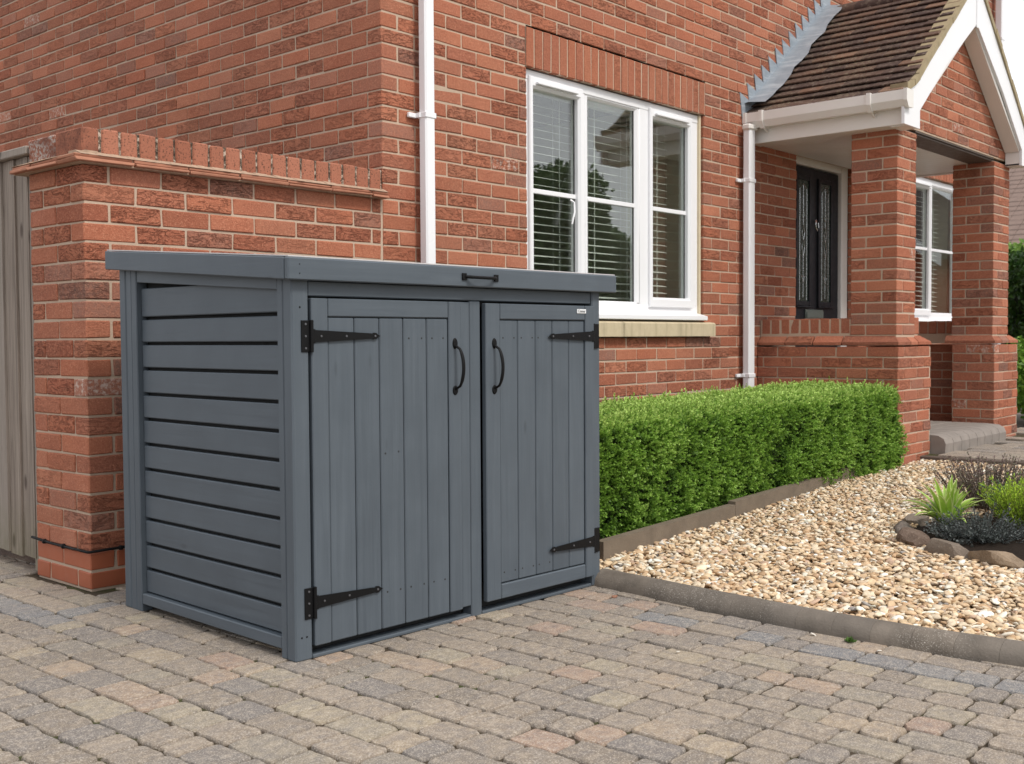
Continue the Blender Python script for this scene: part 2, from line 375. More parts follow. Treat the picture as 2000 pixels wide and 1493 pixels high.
# ============================================================ HOUSE
house = empty('house', 'red brick house with white window frames and a gabled porch', 'house', (0, 0, 0))
W1 = (1.075, 2.925, .975, 2.475); DR = (4.27, 5.40, .15, 2.40); W2 = (6.45, 7.85, .975, 2.475)
XE = 8.80; ZT = 5.4
B, Q = MB(), MB()
wallrun(B, Q, 'x', 0., -1, 0., XE, 0., ZT, par=0, holes=[(W1[0]+.0, W1[1], W1[2], 2.475), (W1[0]-.005, W1[1]+.02, 2.475, 2.70), (1.0-.03, 3.01, .975, 1.05), DR, W2, (W2[0], W2[1], 2.475, 2.70)], share0=True)
fw_ = B.build('front_wall', BR, house, 30)
Q.build('mortar', MO, fw_)
B, Q = MB(), MB()
wallrun(B, Q, 'y', 0., -1, 0., 7.5, 0., ZT, par=1, share0=True)
sw_ = B.build('side_wall', BR, house, 30); Q.build('mortar', MO, sw_)
# soldier courses
def soldiers(u0, u1, z0, z1, name):
    B = MB(); n = int(round((u1-u0)/.075)); st = (u1-u0)/n
    for i in range(n):
        a = u0+i*st; B.box((a, random.gauss(0, .001), z0), (a+st-.01, .1, z1-.01), .003, (.3+.5*random.random(), random.random()*.6, .2), .0008)
    o = B.build('soldier_course', BR, house, 30)
    B = MB(); B.box((u0, .0045, z0), (u1, .09, z1), .0001); B.build('mortar', MO, o)
soldiers(W1[0], W1[1]+.02, 2.475, 2.70, 's1'); soldiers(W2[0], W2[1], 2.475, 2.70, 's2')
# inner leaf, rooms
B = MB()
def slabwall(B, x0, x1, y0, y1, z0, z1, holes):
    xs = sorted({x0, x1} | {h[0] for h in holes} | {h[1] for h in holes})
    for a, b in zip(xs[:-1], xs[1:]):
        hs = sorted([h for h in holes if h[0] <= a and h[1] >= b], key=lambda h: h[2]); z = z0
        for h in hs: B.box((a, y0, z), (b, y1, h[2]), .0005); z = h[3]
        B.box((a, y0, z), (b, y1, z1), .0005)
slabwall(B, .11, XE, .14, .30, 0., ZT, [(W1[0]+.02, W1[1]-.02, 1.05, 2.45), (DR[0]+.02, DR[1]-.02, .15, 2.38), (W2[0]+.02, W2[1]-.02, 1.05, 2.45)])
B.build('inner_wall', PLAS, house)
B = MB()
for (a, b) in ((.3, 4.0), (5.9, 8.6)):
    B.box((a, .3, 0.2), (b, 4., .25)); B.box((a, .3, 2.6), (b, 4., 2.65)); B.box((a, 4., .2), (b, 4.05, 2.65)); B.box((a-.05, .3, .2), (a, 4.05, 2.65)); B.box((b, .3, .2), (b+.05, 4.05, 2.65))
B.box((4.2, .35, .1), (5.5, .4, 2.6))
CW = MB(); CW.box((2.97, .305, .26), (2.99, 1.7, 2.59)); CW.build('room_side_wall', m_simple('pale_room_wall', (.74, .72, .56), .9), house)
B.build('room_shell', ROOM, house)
# far shell of the house and the main roof above the frame
B = MB(); B.box((.11, 7.4, 0), (XE, 7.5, ZT)); B.box((XE-.1, .31, 0), (XE, 7.39, ZT)); B.build('rear_wall', SMOOTH_BR, house)
B = MB(); B.prism([(-.35, ZT+.02), (7.85, ZT+.02), (3.75, 8.3)], 0, -.2, XE+.2); rf = B.build('roof', TILE, house)
B = MB(); B.box((-.2, -.36, ZT-.12), (XE+.2, -.34, ZT+.03)); B.box((-.2, -.34, ZT-.02), (XE+.2, 0, ZT+.012)); B.build('eaves_board', UPVC, rf)

def bar(B, a, b, ch=.004): B.box(a, b, ch)
def casement(name, x0, x1, z0, z1, lights, y, label=None):
    """lights: list of (xa, xb, kind) glass openings; frame proud of the glass"""
    w = empty.__wrapped__ if False else None
    F = MB(); zf = z0+.075
    F.box((x0, y, z1-.055), (x1, y+.07, z1), .004); F.box((x0, y+.002, zf), (x1, y+.07, zf+.055), .004)
    xs = [x0]+[v for l in lights for v in l[:2]]+[x1]
    cuts = [(x0, lights[0][0]-.038)]+[(lights[i][1]+.038, lights[i+1][0]-.038) for i in range(len(lights)-1)]+[(lights[-1][1]+.038, x1)]
    for (a, b) in cuts:
        if b-a < .03: m = (a+b)/2; a, b = m-.02, m+.02
        F.box((a, y+.003, zf+.05), (b, y+.07, z1-.05), .004)
    fr = F.build('window', UPVC, house, 40, label=label)
    # sloping upvc sill
    S = MB(); S.prism([(y-.055, z0+.035), (y-.055, z0+.062), (y+.0, z0+.078), (y+.07, z0+.078), (y+.07, z0+.035)], 0, x0-.0, x1+.01); S.box((x0, y-.07, z0+.028), (x1+.02, y-.05, z0+.060), .008)
    S.build('sill_trim', UPVC, fr, 40)
    for (xa, xb, kind) in lights:
        za, zb = zf+.055, z1-.055; S = MB(); s = .04
        o = .016 if kind == 'open' else -.004
        ya = y-o; yb = y+.05
        s2 = .045; xA, xB, zA, zB = xa-.04, xb+.04, za-.02 if kind == 'open' else za, zb+.02 if kind == 'open' else zb
        if kind == 'open':
            zg0, zg1 = za+.045, zb-.045
        else: zg0, zg1 = za+.012, zb-.02
        def ring(S, o0, o1, ya, yb, xA, xB, zA, zB, xa, xb, zg0, zg1):
            # mitred bevelled ring
            V = [(xA, ya+.006, zA), (xB, ya+.006, zA), (xB, ya+.006, zB), (xA, ya+.006, zB),
                 (xA+.006, ya, zA+.006), (xB-.006, ya, zA+.006), (xB-.006, ya, zB-.006), (xA+.006, ya, zB-.006),
                 (xa-.014, ya, zg0-.014), (xb+.014, ya, zg0-.014), (xb+.014, ya, zg1+.014), (xa-.014, ya, zg1+.014),
                 (xa, ya+.014, zg0), (xb, ya+.014, zg0), (xb, ya+.014, zg1), (xa, ya+.014, zg1),
                 (xa, yb, zg0), (xb, yb, zg0), (xb, yb, zg1), (xa, yb, zg1),
                 (xA, yb, zA), (xB, yb, zA), (xB, yb, zB), (xA, yb, zB)]
            F = []
            for k in range(4):
                j = (k+1) % 4
                for l in range(4): F.append([l*4+k, l*4+j, l*4+4+j, l*4+4+k])
                F.append([20+j, 20+k, k, j])
            S.raw(V, F)
        ring(S, 0, 0, ya, yb, xA, xB, zA, zB, xa, xb, zg0, zg1)
        sash = S.build('sash', UPVC, fr, 20)
        if kind == 'open':
            V_ = MB(); V_.box((xa+.01, ya-.022, zg1+.02), (xb-.03, ya-.001, zg1+.036), .005); V_.build('trickle_vent', UPVC, fr, 40)
        G = MB(); G.box((xa-.005, y+.024, zg0-.005), (xb+.005, y+.032, zg1+.005), .0005); G.build('glass', GLASS, fr)
        K = MB(); K.box((xa, y+.012, 1.787), (xb, y+.0235, 1.814), .004); K.build('glazing_bar', UPVC, fr, 40)
        K = MB()
        t = .012
        K.box((xa-.002, y+.0215, zg0), (xa+t, y+.0235, zg1), .0003); K.box((xb-t, y+.0215, zg0), (xb+.002, y+.0235, zg1), .0003)
        K.build('gasket', DARKIN, fr)
    return fr
win1 = casement('w', W1[0]+.005, W1[1]-.022, 1.05, 2.47, [(1.165, 1.575, 'open'), (1.690, 2.178, 'fixed'), (2.352, 2.775, 'open')], .035)
B = MB(); B.tube([(1.50, .030, 1.775), (1.512, .012, 1.76), (1.506, .004, 1.70), (1.488, .002, 1.66), (1.482, .004, 1.63)], .006); B.build('window_handle', UPVC, win1, 60)
B = MB(); B.box((W1[1]-.024, .02, 1.085), (W1[1]-.004, .12, 2.472), .004); B.build('sealant', SEAL, win1)
B = MB(); B.box((W1[0], .03, 2.471), (W1[1]+.01, .1, 2.479), .001); B.build('lintel_edge', STEEL, win1)
win2 = casement('w', W2[0]+.005, W2[1]-.005, 1.05, 2.47, [(6.54, 7.05, 'open'), (7.14, 7.76, 'fixed')], .035)
# stone sills
for (a, b, cut) in ((.985, 3.005, 1.93), (6.37, 7.93, 7.0)):
    S = MB()
    for (p, q) in ((a, cut-.002), (cut+.002, b)):
        S.prism([(-.045, .972), (-.045, 1.055), (-.035, 1.063), (.10, 1.082), (.12, .972)], 0, p, q)
    S.build('window_sill', STONE, house, 30)
# reveals inside: pale boards
# ---- blinds (hang inside the rooms: things of their own)
def blind(x0, x1, y, z0, z1, label):
    B = MB(); n = int((z1-z0)/.0462); t = 0
    for i in range(n):
        z = z0+i*.0462; sag = random.gauss(0, .0006)
        V = []
        for x in (x0, x1):
            for (dy, dz) in ((-.024, -.006), (0, .0008), (.024, .0065), (.024, .0050), (0, -.0007), (-.024, -.0075)): V.append((x, y+dy, z+dz+sag))
        B.raw(V, [[0, 1, 7, 6], [1, 2, 8, 7], [2, 3, 9, 8], [3, 4, 10, 9], [4, 5, 11, 10], [5, 0, 6, 11]])
    o = empty('venetian_blind', label, 'blind', ((x0+x1)/2, y, z0)); bs = B.build('slats', BLINDM); bs.parent = o; bs.matrix_parent_inverse = Matrix.Translation(-Vector(o.location))
    C = MB(); k = 5 if x1-x0 > 1.3 else 3
    for i in range(k):
        x = x0+.12+(x1-x0-.24)*i/(k-1)
        for d in (-.026, .026): C.tube([(x, y+d, z0), (x, y+d, z1)], .0014, 5)
        C.tube([(x+.03, y, z0), (x+.03, y, z1)], .0014, 5)
    cs = C.build('cords', BLINDM); cs.parent = o; cs.matrix_parent_inverse = Matrix.Translation(-Vector(o.location))
    H = MB(); H.box((x0, y-.03, z1), (x1, y+.03, z1+.05), .004); hs = H.build('head_rail', BLINDM); hs.parent = o; hs.matrix_parent_inverse = Matrix.Translation(-Vector(o.location)); H = MB(); H.box((x0, y-.025, z0-.045), (x1, y+.025, z0-.025), .004)
    hs = H.build('bottom_rail', BLINDM); hs.parent = o; hs.matrix_parent_inverse = Matrix.Translation(-Vector(o.location))
blind(1.11, 2.74, .20, 1.13, 2.40, 'white venetian blind inside the wide three-light window beside the drainpipe')
blind(6.50, 7.66, .20, 1.13, 2.40, 'white venetian blind inside the window seen through the porch')

# ---- front door
dr = MB(); dy = .12
dr.box((4.345, dy, .27), (5.255, dy+.045, 2.325), .003)
door = dr.build('door', DOORM, house, 40)
for (a, b) in ((4.51, 4.70), (4.90, 5.09)):
    g = MB(); g.box((a, dy-.006, 1.25), (b, dy-.001, 2.22), .001); g.build('glass_panel', DGLASS, door)
    f = MB()
    for (p, q, r_, s_) in ((a-.035, a, 1.215, 2.255), (b, b+.035, 1.215, 2.255), (a, b, 2.22, 2.255), (a, b, 1.215, 1.25)): f.box((p, dy-.016, r_), (q, dy-.001, s_), .005)
    f.box((a-.04, dy-.024, 1.20), (b+.04, dy-.001, 1.214), .003); f.build('panel_moulding', DOORM, door, 40)
    l = MB(); c = (a+b)/2
    for x in (a+.035, b-.035): l.tube([(x, dy-.008, 1.26), (x, dy-.008, 2.15), (c, dy-.008, 2.19)], .002, 5)
    l.tube([(c, dy-.008, 1.28), (c, dy-.008, 1.62)], .002, 5); l.tube([(c, dy-.008, 1.86), (c, dy-.008, 2.18)], .002, 5)
    for zc, hh in ((1.68, .07), (1.80, .06), (1.94, .03)): l.tube([(c, dy-.008, zc-hh), (c+.022, dy-.008, zc), (c, dy-.008, zc+hh), (c-.022, dy-.008, zc), (c, dy-.008, zc-hh)], .0026, 5)
    l.tube([(c-.03, dy-.008, 1.45), (c, dy-.008, 1.40), (c+.03, dy-.008, 1.45), (c-.03, dy-.008, 1.45)], .003, 5)
    l.build('leaded_pattern', CHROME, door)
p = MB(); p.box((4.65, dy-.012, 1.105), (4.96, dy-.001, 1.185), .003); p.box((4.66, dy-.02, 1.118), (4.95, dy-.012, 1.172), .004); p.build('letterbox', m_simple('brushed_letterbox', (.16, .19, .17), .4, .05, 10, .05, 60, .5, .3), door, 40)
p = MB(); p.tube([(4.80, dy-.004, 1.90), (4.80, dy-.025, 1.90)], .014, 12); p.tube([(4.78, dy-.03, 1.89), (4.775, dy-.034, 1.85), (4.80, dy-.034, 1.825), (4.825, dy-.034, 1.85), (4.82, dy-.03, 1.89)], .005, 8); p.build('knocker', CHROME, door, 50)
f = MB(); y0 = .095
f.box((4.275, y0, .25), (4.335, y0+.1, 2.40), .004); f.box((5.265, y0, .25), (5.335, y0+.1, 2.40), .004); f.box((4.335, y0+.001, 2.335), (5.265, y0+.1, 2.40), .004); f.box((5.335, y0+.006, .25), (5.398, y0+.1, 2.40), .004)
f.box((4.275, y0-.04, .225), (5.39, y0+.1, .265), .004)
f.build('door_frame', UPVC_W, house, 40)

# ---- porch
def sub(name, parts): pass
PXL, PXR, YF = 3.66, 6.13, -1.06
B, Q = MB(), MB()
# left pillar plinth + side wall (low)
wallrun(B, Q, 'y', PXL, -1, YF, -.002, 0., .90, par=1, share0=True)
wallrun(B, Q, 'x', YF, -1, PXL, 4.24, 0., .90, par=0, share0=True)
wallrun(B, Q, 'y', 4.24, 1, YF+.105, YF+.44, 0., .90, par=0)
wallrun(B, Q, 'y', PXL+.32, 1, YF+.44, -.002, 0., .90, par=0)
# sloping plinth course
def splay(B, x0, x1, y0, y1, z0, z1, ix, iy, ix1=0):
    pass
n = 5
for i in range(3):
    a = YF+.41+i*.2167; b = a+.2067
    B.prism([(PXL, .905), (PXL, .925), (PXL+.045, .968), (PXL+.2, .968), (PXL+.2, .905)], 1, a, b, bcol())
c = bcol()
for (x0, x1) in ((PXL, PXL+.21), (PXL+.22, 4.00), (4.01, 4.24)):
    xa, xb = x0, x1; c = bcol()
    V = [(x0, YF, .905), (x1, YF, .905), (x1, YF, .925), (x0, YF, .925), (max(x0, PXL+.045), YF+.045, .968), (min(x1, 4.14), YF+.045, .968),
         (x0, YF+.4, .905), (x1, YF+.4, .905), (x1, YF+.4, .925), (x0, YF+.4, .925), (max(x0, PXL+.045), YF+.4, .968), (min(x1, 4.14), YF+.4, .968)]
    B.raw(V, [[0, 1, 2, 3], [3, 2, 5, 4], [7, 6, 9, 8], [8, 9, 10, 11], [4, 5, 11, 10], [1, 7, 8, 2], [2, 8, 11, 5], [6, 0, 3, 9], [9, 3, 4, 10], [0, 6, 7, 1]], c)
pl = B; plq = Q
# soldier capping on low wall
for i in range(12):
    a = -.70+i*.0585; 
n = 9
for i in range(n):
    a = -.695+i*.0765; B.box((PXL+.045, a, .985), (PXL+.265, a+.0665, 1.092), .004, (.3+.5*random.random(), .2, .3), .001)
Q.box((PXL+.0462, -.7, .90), (PXL+.26, -.003, 1.085), .0005); Q.box((PXL+.05, YF+.05, .90), (4.12, -.7, .976), .0005)
B.box((4.02, YF+.05, .978), (4.14, YF+.30, 1.095), .004, (.5, .2, .2))
pw = B.build('porch_side_wall', BR, house, 30); Q.build('mortar', MO, pw)
# left upper pillar
def pillar(x0, x1, y0, y1, z0, z1, holes=()):
    B, Q = MB(), MB(); R = int(math.ceil((z1-z0)/.075-.2))
    for r in range(R):
        za = z0+r*.075; zb = min(za+.065, z1); 
        c = [bcol() for _ in range(6)]; W = x1-x0; D = y1-y0; e = lambda: random.gauss(0, .0008)
        if r % 2:   # pinwheel A
            B.box((x0+e(), y0+e(), za), (x0+.215, y0+.1025, zb), .004, c[0], .0008); B.box((x0+.225, y0+e(), za), (x1+e(), y0+.215, zb), .004, c[1], .0008)
            B.box((x0+.1125, y1-.1025, za), (x1, y1, zb), .004, c[2]); B.box((x0+e(), y0+.1125, za), (x0+.1025, y1, zb), .004, c[3], .0008)
        else:
            B.box((x0+e(), y0+e(), za), (x0+.1025, y0+.215, zb), .004, c[0], .0008); B.box((x0+.1125, y0+e(), za), (x1, y0+.1025, zb), .004, c[1], .0008)
            B.box((x1-.1025, y0+.1125, za), (x1, y1, zb), .004, c[2]); B.box((x0+e(), y0+.225, za), (x1-.1125, y1, zb), .004, c[3], .0008)
    Q.box((x0+.0045, y0+.0045, z0-.02), (x1-.0045, y1-.0045, z1+.002), .0005)
    o = B.build('porch_pillar', BR, house, 30); Q.build('mortar', MO, o); return o
pillar(3.70, 4.02, -1.03, -.70, .975, 2.36)
pillar(5.63, 6.00, -1.03, -.70, .975, 2.36)
# right plinth
B, Q = MB(), MB(); RX0, RX1 = 5.59, 6.17
wallrun(B, Q, 'x', YF, -1, RX0, RX1, 0., .90, par=0, share0=True)
wallrun(B, Q, 'y', RX0, -1, YF, YF+.34, 0., .90, par=1, share0=True)
wallrun(B, Q, 'y', RX1-.2, -1, YF+.34, -.002, 0., .90, par=0)
wallrun(B, Q, 'y', RX1, 1, YF+.105, -.002, 0., .90, par=0)
for (x0, x1) in ((RX0, 5.76), (5.77, 5.94), (5.95, RX1)):
    c = bcol(); V = [(x0, YF, .905), (x1, YF, .905), (x1, YF, .925), (x0, YF, .925), (max(x0, RX0+.03), YF+.04, .968), (min(x1, RX1-.11), YF+.04, .968),
         (x0, YF+.4, .905), (x1, YF+.4, .905), (x1, YF+.4, .925), (x0, YF+.4, .925), (max(x0, RX0+.03), YF+.4, .968), (min(x1, RX1-.11), YF+.4, .968)]
    B.raw(V, [[0, 1, 2, 3], [3, 2, 5, 4], [7, 6, 9, 8], [8, 9, 10, 11], [4, 5, 11, 10], [1, 7, 8, 2], [2, 8, 11, 5], [6, 0, 3, 9], [9, 3, 4, 10], [0, 6, 7, 1]], c)
for i in range(9): B.box((RX1-.25, -.695+i*.0765, .985), (RX1-.03, -.6285+i*.0765, 1.092), .004, (.3+.5*random.random(), .2, .3), .001)
Q.box((RX1-.24, -.70, .90), (RX1-.04, -.003, 1.085), .0005); Q.box((RX0+.04, YF+.05, .90), (5.98, -.7, .976), .0005)
o = B.build('porch_side_wall', BR, house, 30); Q.build('mortar', MO, o)
# gable triangle
XC = 4.80; ZA = 3.49; SL = .80
def gk(u, z): return z < ZA-.05-abs(u-XC)*.80 and not (z < 2.40 and 4.02 < u < 5.63)
B, Q = MB(), MB()
wallrun(B, Q, 'x', -1.03, -1, 3.70, 6.00, 2.40, 3.60, par=0, keep=gk)
gb = B.build('gable_wall', BR, house, 30); Q.build('mortar', MO, gb)
B = MB(); B.box((4.02, -1.022, 2.376), (5.63, -.82, 2.398), .001); B.box((3.72, -1.01, 2.362), (5.98, -.82, 2.374), .001); B.build('lintel', STEEL, house)
# ceiling boards
B = MB(); k = 0; x = 3.60
while x < 6.02:
    B.box((x, -.82 if 1 else 0, 2.362), (x+.097, -.002, 2.372), .002); x += .1
B.build('porch_ceiling', UPVC_W, house, 30)
# fascia + soffit
B = MB(); B.box((3.545, -1.143, 2.352), (3.563, -.002, 2.505), .003); B.box((3.564, -1.033, 2.355), (3.70, -.002, 2.364), .001)
B.build('fascia_board', UPVC_W, house, 30)
B = MB(); B.box((6.037, -1.143, 2.352), (6.055, -.002, 2.505), .003); B.box((6.0, -1.033, 2.355), (6.037, -.002, 2.364), .001); B.build('fascia_board', UPVC_W, house, 30)
# bargeboards (extruded outline with swept foot)
def barge(sg):
    X = lambda d: XC+sg*d
    out = [(0, 3.565), (.55, 3.565-.55*.82), (.9, 3.565-.9*.82), (1.10, 2.655), (1.18, 2.605), (1.25, 2.572), (1.33, 2.55), (1.33, 2.34), (1.07, 2.34), (1.07, 2.462), (.6, 2.462+.47*.815), (.01, 3.335-.09), (0, 3.25)]
    P = [(X(a), z) for a, z in out]
    if sg > 0: P = P[::-1]
    B = MB(); B.prism(P, 1, -1.165, -1.145)
    bb = B.build('bargeboard', UPVC, house, 15)
    B = MB()
    lo = [(.0, 3.24), (1.06, 2.452), (1.06, 2.475), (0, 3.30)]
    P = [(X(a), z) for a, z in lo];  P = P[::-1] if sg > 0 else P
    B.prism(P, 1, -1.144, -1.035)
    bx = sorted((X(1.072), X(1.238)))
    B.box((bx[0], -1.144, 2.343), (bx[1], -1.035, 2.36), .002); B.box((X(1.072), -1.144, 2.345), (X(1.08), -1.035, 2.47), .001)
    B.build('soffit_box', UPVC_W, bb, 15)
    B = MB(); pts = [(0, 3.567), (.9, 3.567-.9*.82), (1.10, 2.657), (1.18, 2.607), (1.25, 2.574), (1.30, 2.56)]
    for i in range(len(pts)-1):
        (a, z), (a2, z2) = pts[i], pts[i+1]; m = max(1, int((a2-a)/.12))
        for k in range(m):
            t0, t1 = k/m, (k+1)/m; h0, h1 = .036+random.random()*.014, .036+random.random()*.014
            p0, p1 = (a+(a2-a)*t0, z+(z2-z)*t0), (a+(a2-a)*t1, z+(z2-z)*t1)
            P = [(X(p0[0]), p0[1]), (X(p1[0]), p1[1]), (X(p1[0]+.01), p1[1]+h1), (X(p0[0]+.01), p0[1]+h0)]; P = P[::-1] if sg > 0 else P
            B.prism(P, 1, -1.175-random.random()*.005, -1.06)
    B.build('verge_mortar', VERGE, bb)
barge(-1); barge(1)
# finial joint strip
B = MB(); B.box((XC-.02, -1.172, 3.22), (XC+.02, -1.160, 3.57), .002); B.build('apex_joint', UPVC, house)
# roof tiles, each slope
zr = 3.56; zE = 2.535; xe = 1.285; L = math.hypot(xe, zr-zE); 
roofp = None
def slope(sg):
    B = MB(); ang = math.atan2(zr-zE, xe); ca, sa = math.cos(ang), math.sin(ang); nC = 17; ex = L/nC
    for k in range(nC):
        y = -1.15+(.0825 if k % 2 else 0)-.165
        while y < -.005:
            a = max(y, -1.155+random.gauss(0, .006)); b = min(y+.162, -.004)
            if b-a > .02:
                s0, s1 = k*ex-.012-(.03 if k == 0 else 0), k*ex+ex*1.35; tl = .016; lift = random.gauss(0, .0012)
                def fn(V, s0=s0, s1=s1, lift=lift):
                    s = V[:, 0]; yy = V[:, 1]; nn = V[:, 2] + (s1-s)/(s1-s0)*.028 + lift
                    bell = np.clip(.30-s, 0, .3)**2*.22
                    d = xe-s*ca + 0*s; z = zE+s*sa
                    d2 = d + nn*sa; z2 = z+nn*ca + bell
                    return np.stack([XC+sg*d2, yy, z2], 1)
                n0 = B.n; B.box((s0, a, 0), (s1, b, .014), .003, (random.random()**1.2, random.random(), random.random()), .0006, fn)
                if sg < 0:
                    for q in range(len(B.F)-26, len(B.F)): B.F[q] = B.F[q]
                else:
                    for q in range(len(B.F)-26, len(B.F)): B.F[q] = B.F[q][::-1]
            y += .165
    return B
B = slope(-1); roofp = B.build('porch_roof', TILE, house, 30)
B = slope(1); B.build('tile_slope', TILE, roofp, 30)
B = MB(); B.prism([(XC-xe+.02, zE+.0), (XC, zr-.01), (XC+xe-.02, zE+.0), (XC, zr-.06)], 1, -1.14, -.002); B.build('roof_deck', DARKIN, roofp)
# ridge tiles
B = MB()
for i in range(4):
    y0 = -1.17+i*.3; pts = []
    for a in range(9):
        an = math.pi*a/8; pts.append((XC+math.cos(an)*.115, zr-.050+math.sin(an)*.085))
    pts += [(XC-.1, zr-.08), (XC+.1, zr-.08)]
    B.prism(pts, 1, y0, min(y0+.295, -.003), (random.random()*.6, .5, .5))
B.build('ridge_tiles', TILE, roofp, 50)
# lead flashing: stepped teeth on wall + apron on tiles
B = MB(); ang = math.atan2(zr-zE, xe)
nT = 13
for i in range(nT):
    d0 = 1.37-i*(1.37-.02)/nT; d1 = 1.37-(i+1)*(1.37-.02)/nT
    zb0 = zE-.07+(1.37-d0)*SL*.99; zb1 = zE-.07+(1.37-d1)*SL*.99; zt = zb1+.135
    P = [(XC-d0+.02, zb0-.01), (XC-d1, zb1-.01), (XC-d1-.004, zt-.02), (XC-d0-.035, zt+.02)]
    B.prism(P, 1, -.006-.001*(i % 2), -.0005)
V = []
for i in range(15):
    t = i/14; d = 1.33-t*1.27; zb = zE+.005+(1.33-d)*SL*.985 + max(0, d-1.05)**2*.5
    V.append((XC-d-.01, -.004, zb+.055)); V.append((XC-d, -.03, zb+.05+.012)); V.append((XC-d, -.165-.012*math.sin(i*2.1), zb+.045+.008*math.sin(i*1.7)))
F = []
for i in range(14): F += [[3*i, 3*i+3, 3*i+4, 3*i+1], [3*i+1, 3*i+4, 3*i+5, 3*i+2]]
B.raw(V, F)
B.prism([(XC-.16, zr-.12), (XC+.02, zr+.02), (XC+.02, zr+.17), (XC-.10, zr+.10)], 1, -.008, -.0005)
B.build('lead_flashing', LEAD, roofp)
# gutter
B = MB(); pr = [(3.545, 2.555), (3.535, 2.555), (3.535, 2.475), (3.475, 2.462), (3.452, 2.50), (3.452, 2.548), (3.440, 2.555), (3.440, 2.492), (3.470, 2.45), (3.545, 2.455)]
B.prism(pr[::-1], 1, -1.17, .0)
gut = B.build('gutter', UPVC_W, house, 25)
for (ya, yb) in ((-1.195, -1.1715), (-.03, -.004)):
    B = MB(); B.prism([(3.543, 2.56), (3.434, 2.56), (3.434, 2.486), (3.466, 2.442), (3.543, 2.447)], 1, ya, yb); B.build('end_cap', UPVC_W, gut, 25)
for y in (-.95, -.16):
    B = MB(); B.prism([(3.552, 2.562), (3.430, 2.562), (3.430, 2.486), (3.465, 2.440), (3.552, 2.445)], 1, y, y+.028); B.tube([(3.47, y+.014, 2.45), (3.542, y+.014, 2.42)], .007, 6); B.build('gutter_bracket', UPVC_W, gut, 25)
# square downpipes
def downpipe(x0, x1, y0, y1, z0, z1, clips, top=False, label=None):
    B = MB(); B.box((x0, y0, z0), (x1, y1, z1), .008); o = B.build('downpipe', UPVC, house, 30, label=label)
    if top: 
        B = MB(); B.box((x0-.018, y0-.01, z1-.04), (x1+.018, y1+.0, z1), .01); B.build('outlet', UPVC_W, o, 30)
    for z in clips:
        B = MB(); B.box((x0-.004, y0-.004, z-.014), (x1+.004, y1+.004, z+.014), .003); B.box((x0-.055, -.022, z-.012), (x0+.0, -.004, z+.012), .003); B.box((x0-.012, y1-.02, z-.012), (x0-.003, -.004, z+.012), .002); B.build('pipe_bracket', UPVC, o, 30)
downpipe(.214, .280, -.084, -.030, .03, ZT-.1, [2.07, .75, 3.9], label='tall white square drainpipe near the house corner')
downpipe(3.395, 3.475, -.086, -.030, .1, 2.47, [2.075, .69], True, label='short white square drainpipe under the porch gutter')
downpipe(8.66, 8.75, -.105, -.035, .03, ZT-.1, [2.4, 4.1], label='white drainpipe at the far end of the house front')
# door step
B = MB(); n = 8
B.box((4.26, -1.02, .10), (5.56, -.002, .235), .01)
for i in range(n):
    a = 4.25+i*.164; P = [(-1.02, .10), (-1.16, .10), (-1.165, .20), (-1.15, .235), (-1.11, .256), (-1.02, .262), (-.9, .262), (-.9, .1)]
    B.prism(P[::-1], 0, a, a+.158)
for iy in range(6):
    for ix in range(8): B.box((4.25+ix*.164, -.895+iy*.15, .236), (4.25+ix*.164+.158, -.895+iy*.15+.144, .262), .006)
B.build('doorstep', CONC, house, 25)

# ============================================================ GARDEN WALL
gw = empty('garden_wall', 'low red brick wall with brick-on-edge coping joined to the house corner', 'wall', (-.76, .22, 0))
def under(o, p): o.parent = p; o.matrix_parent_inverse = Matrix.Translation(-Vector(p.location)); return o
B, Q = MB(), MB(); GX = -1.53
wallrun(B, Q, 'x', 0., -1, GX, -.012, .15, 1.65, par=0, share0=True)
wallrun(B, Q, 'y', GX, -1, 0., .44, .15, 1.65, par=1, share0=True)
under(B.build('brickwork', BR, None, 30), gw)
E_, Q2 = MB(), MB()
wallrun(E_, Q, 'x', -.003, -1, GX-.003, -.012, 0., .15, par=0, share0=True, tone=lambda: (0, 0, 0))
wallrun(E_, Q, 'y', GX-.003, -1, -.003, .44, 0., .15, par=1, share0=True, tone=lambda: (0, 0, 0))
under(E_.build('base_courses', ENG, None, 30), gw)
Q.box((GX-.006, -.006, -.06), (-.02, .45, -.008), .003)
Q.box((GX+.012, .012, .0), (-.03, .43, 1.645), .001); Q.box((-.016, .003, 0), (.001, .05, 1.645), .001)
under(Q.build('mortar', MO), gw)
B = MB(); x = GX-.055
while x < 0:
    x2 = min(x+.245, .0)
    for (z0, z1, o) in ((1.643, 1.655, 0), (1.658, 1.671, -.012)):
        B.box((x, -.055-o, z0), (x2-.004, .10, z1), .003, (.75, .1, .2), .0015)
    x += .247
y = .1
while y < .49:
    for (z0, z1, o) in ((1.6437, 1.6557, .001), (1.6587, 1.6717, -.011)): B.box((GX-.055-o, y, z0), (GX+.1, min(y+.24, .495), z1), .003, (.6, .1, .2), .0015)
    y += .243
under(B.build('creasing_tiles', m_simple('creasing_tile', (.36, .165, .105), .9, .3, 20, .6, 120, .15), None, 30), gw)
B = MB()
def fil(a, h, o): return [(o-.046-a, 1.671), (o-.001, 1.688+h), (o+.05, 1.688+h), (o+.05, 1.640), (o-.035, 1.640), (o-.035, 1.671)]
x = GX-.03
while x < -.006:
    x2 = min(x+.035, -.004); B.prism(fil(random.gauss(0, .0015), random.gauss(.001, .001), 0), 0, x, x2); x = x2
y = -.02
while y < .475:
    B.prism([(p, q+.002) for p, q in fil(random.gauss(0, .0015), random.gauss(0, .001), GX+.0015)][::-1], 1, y, y+.035); y += .035
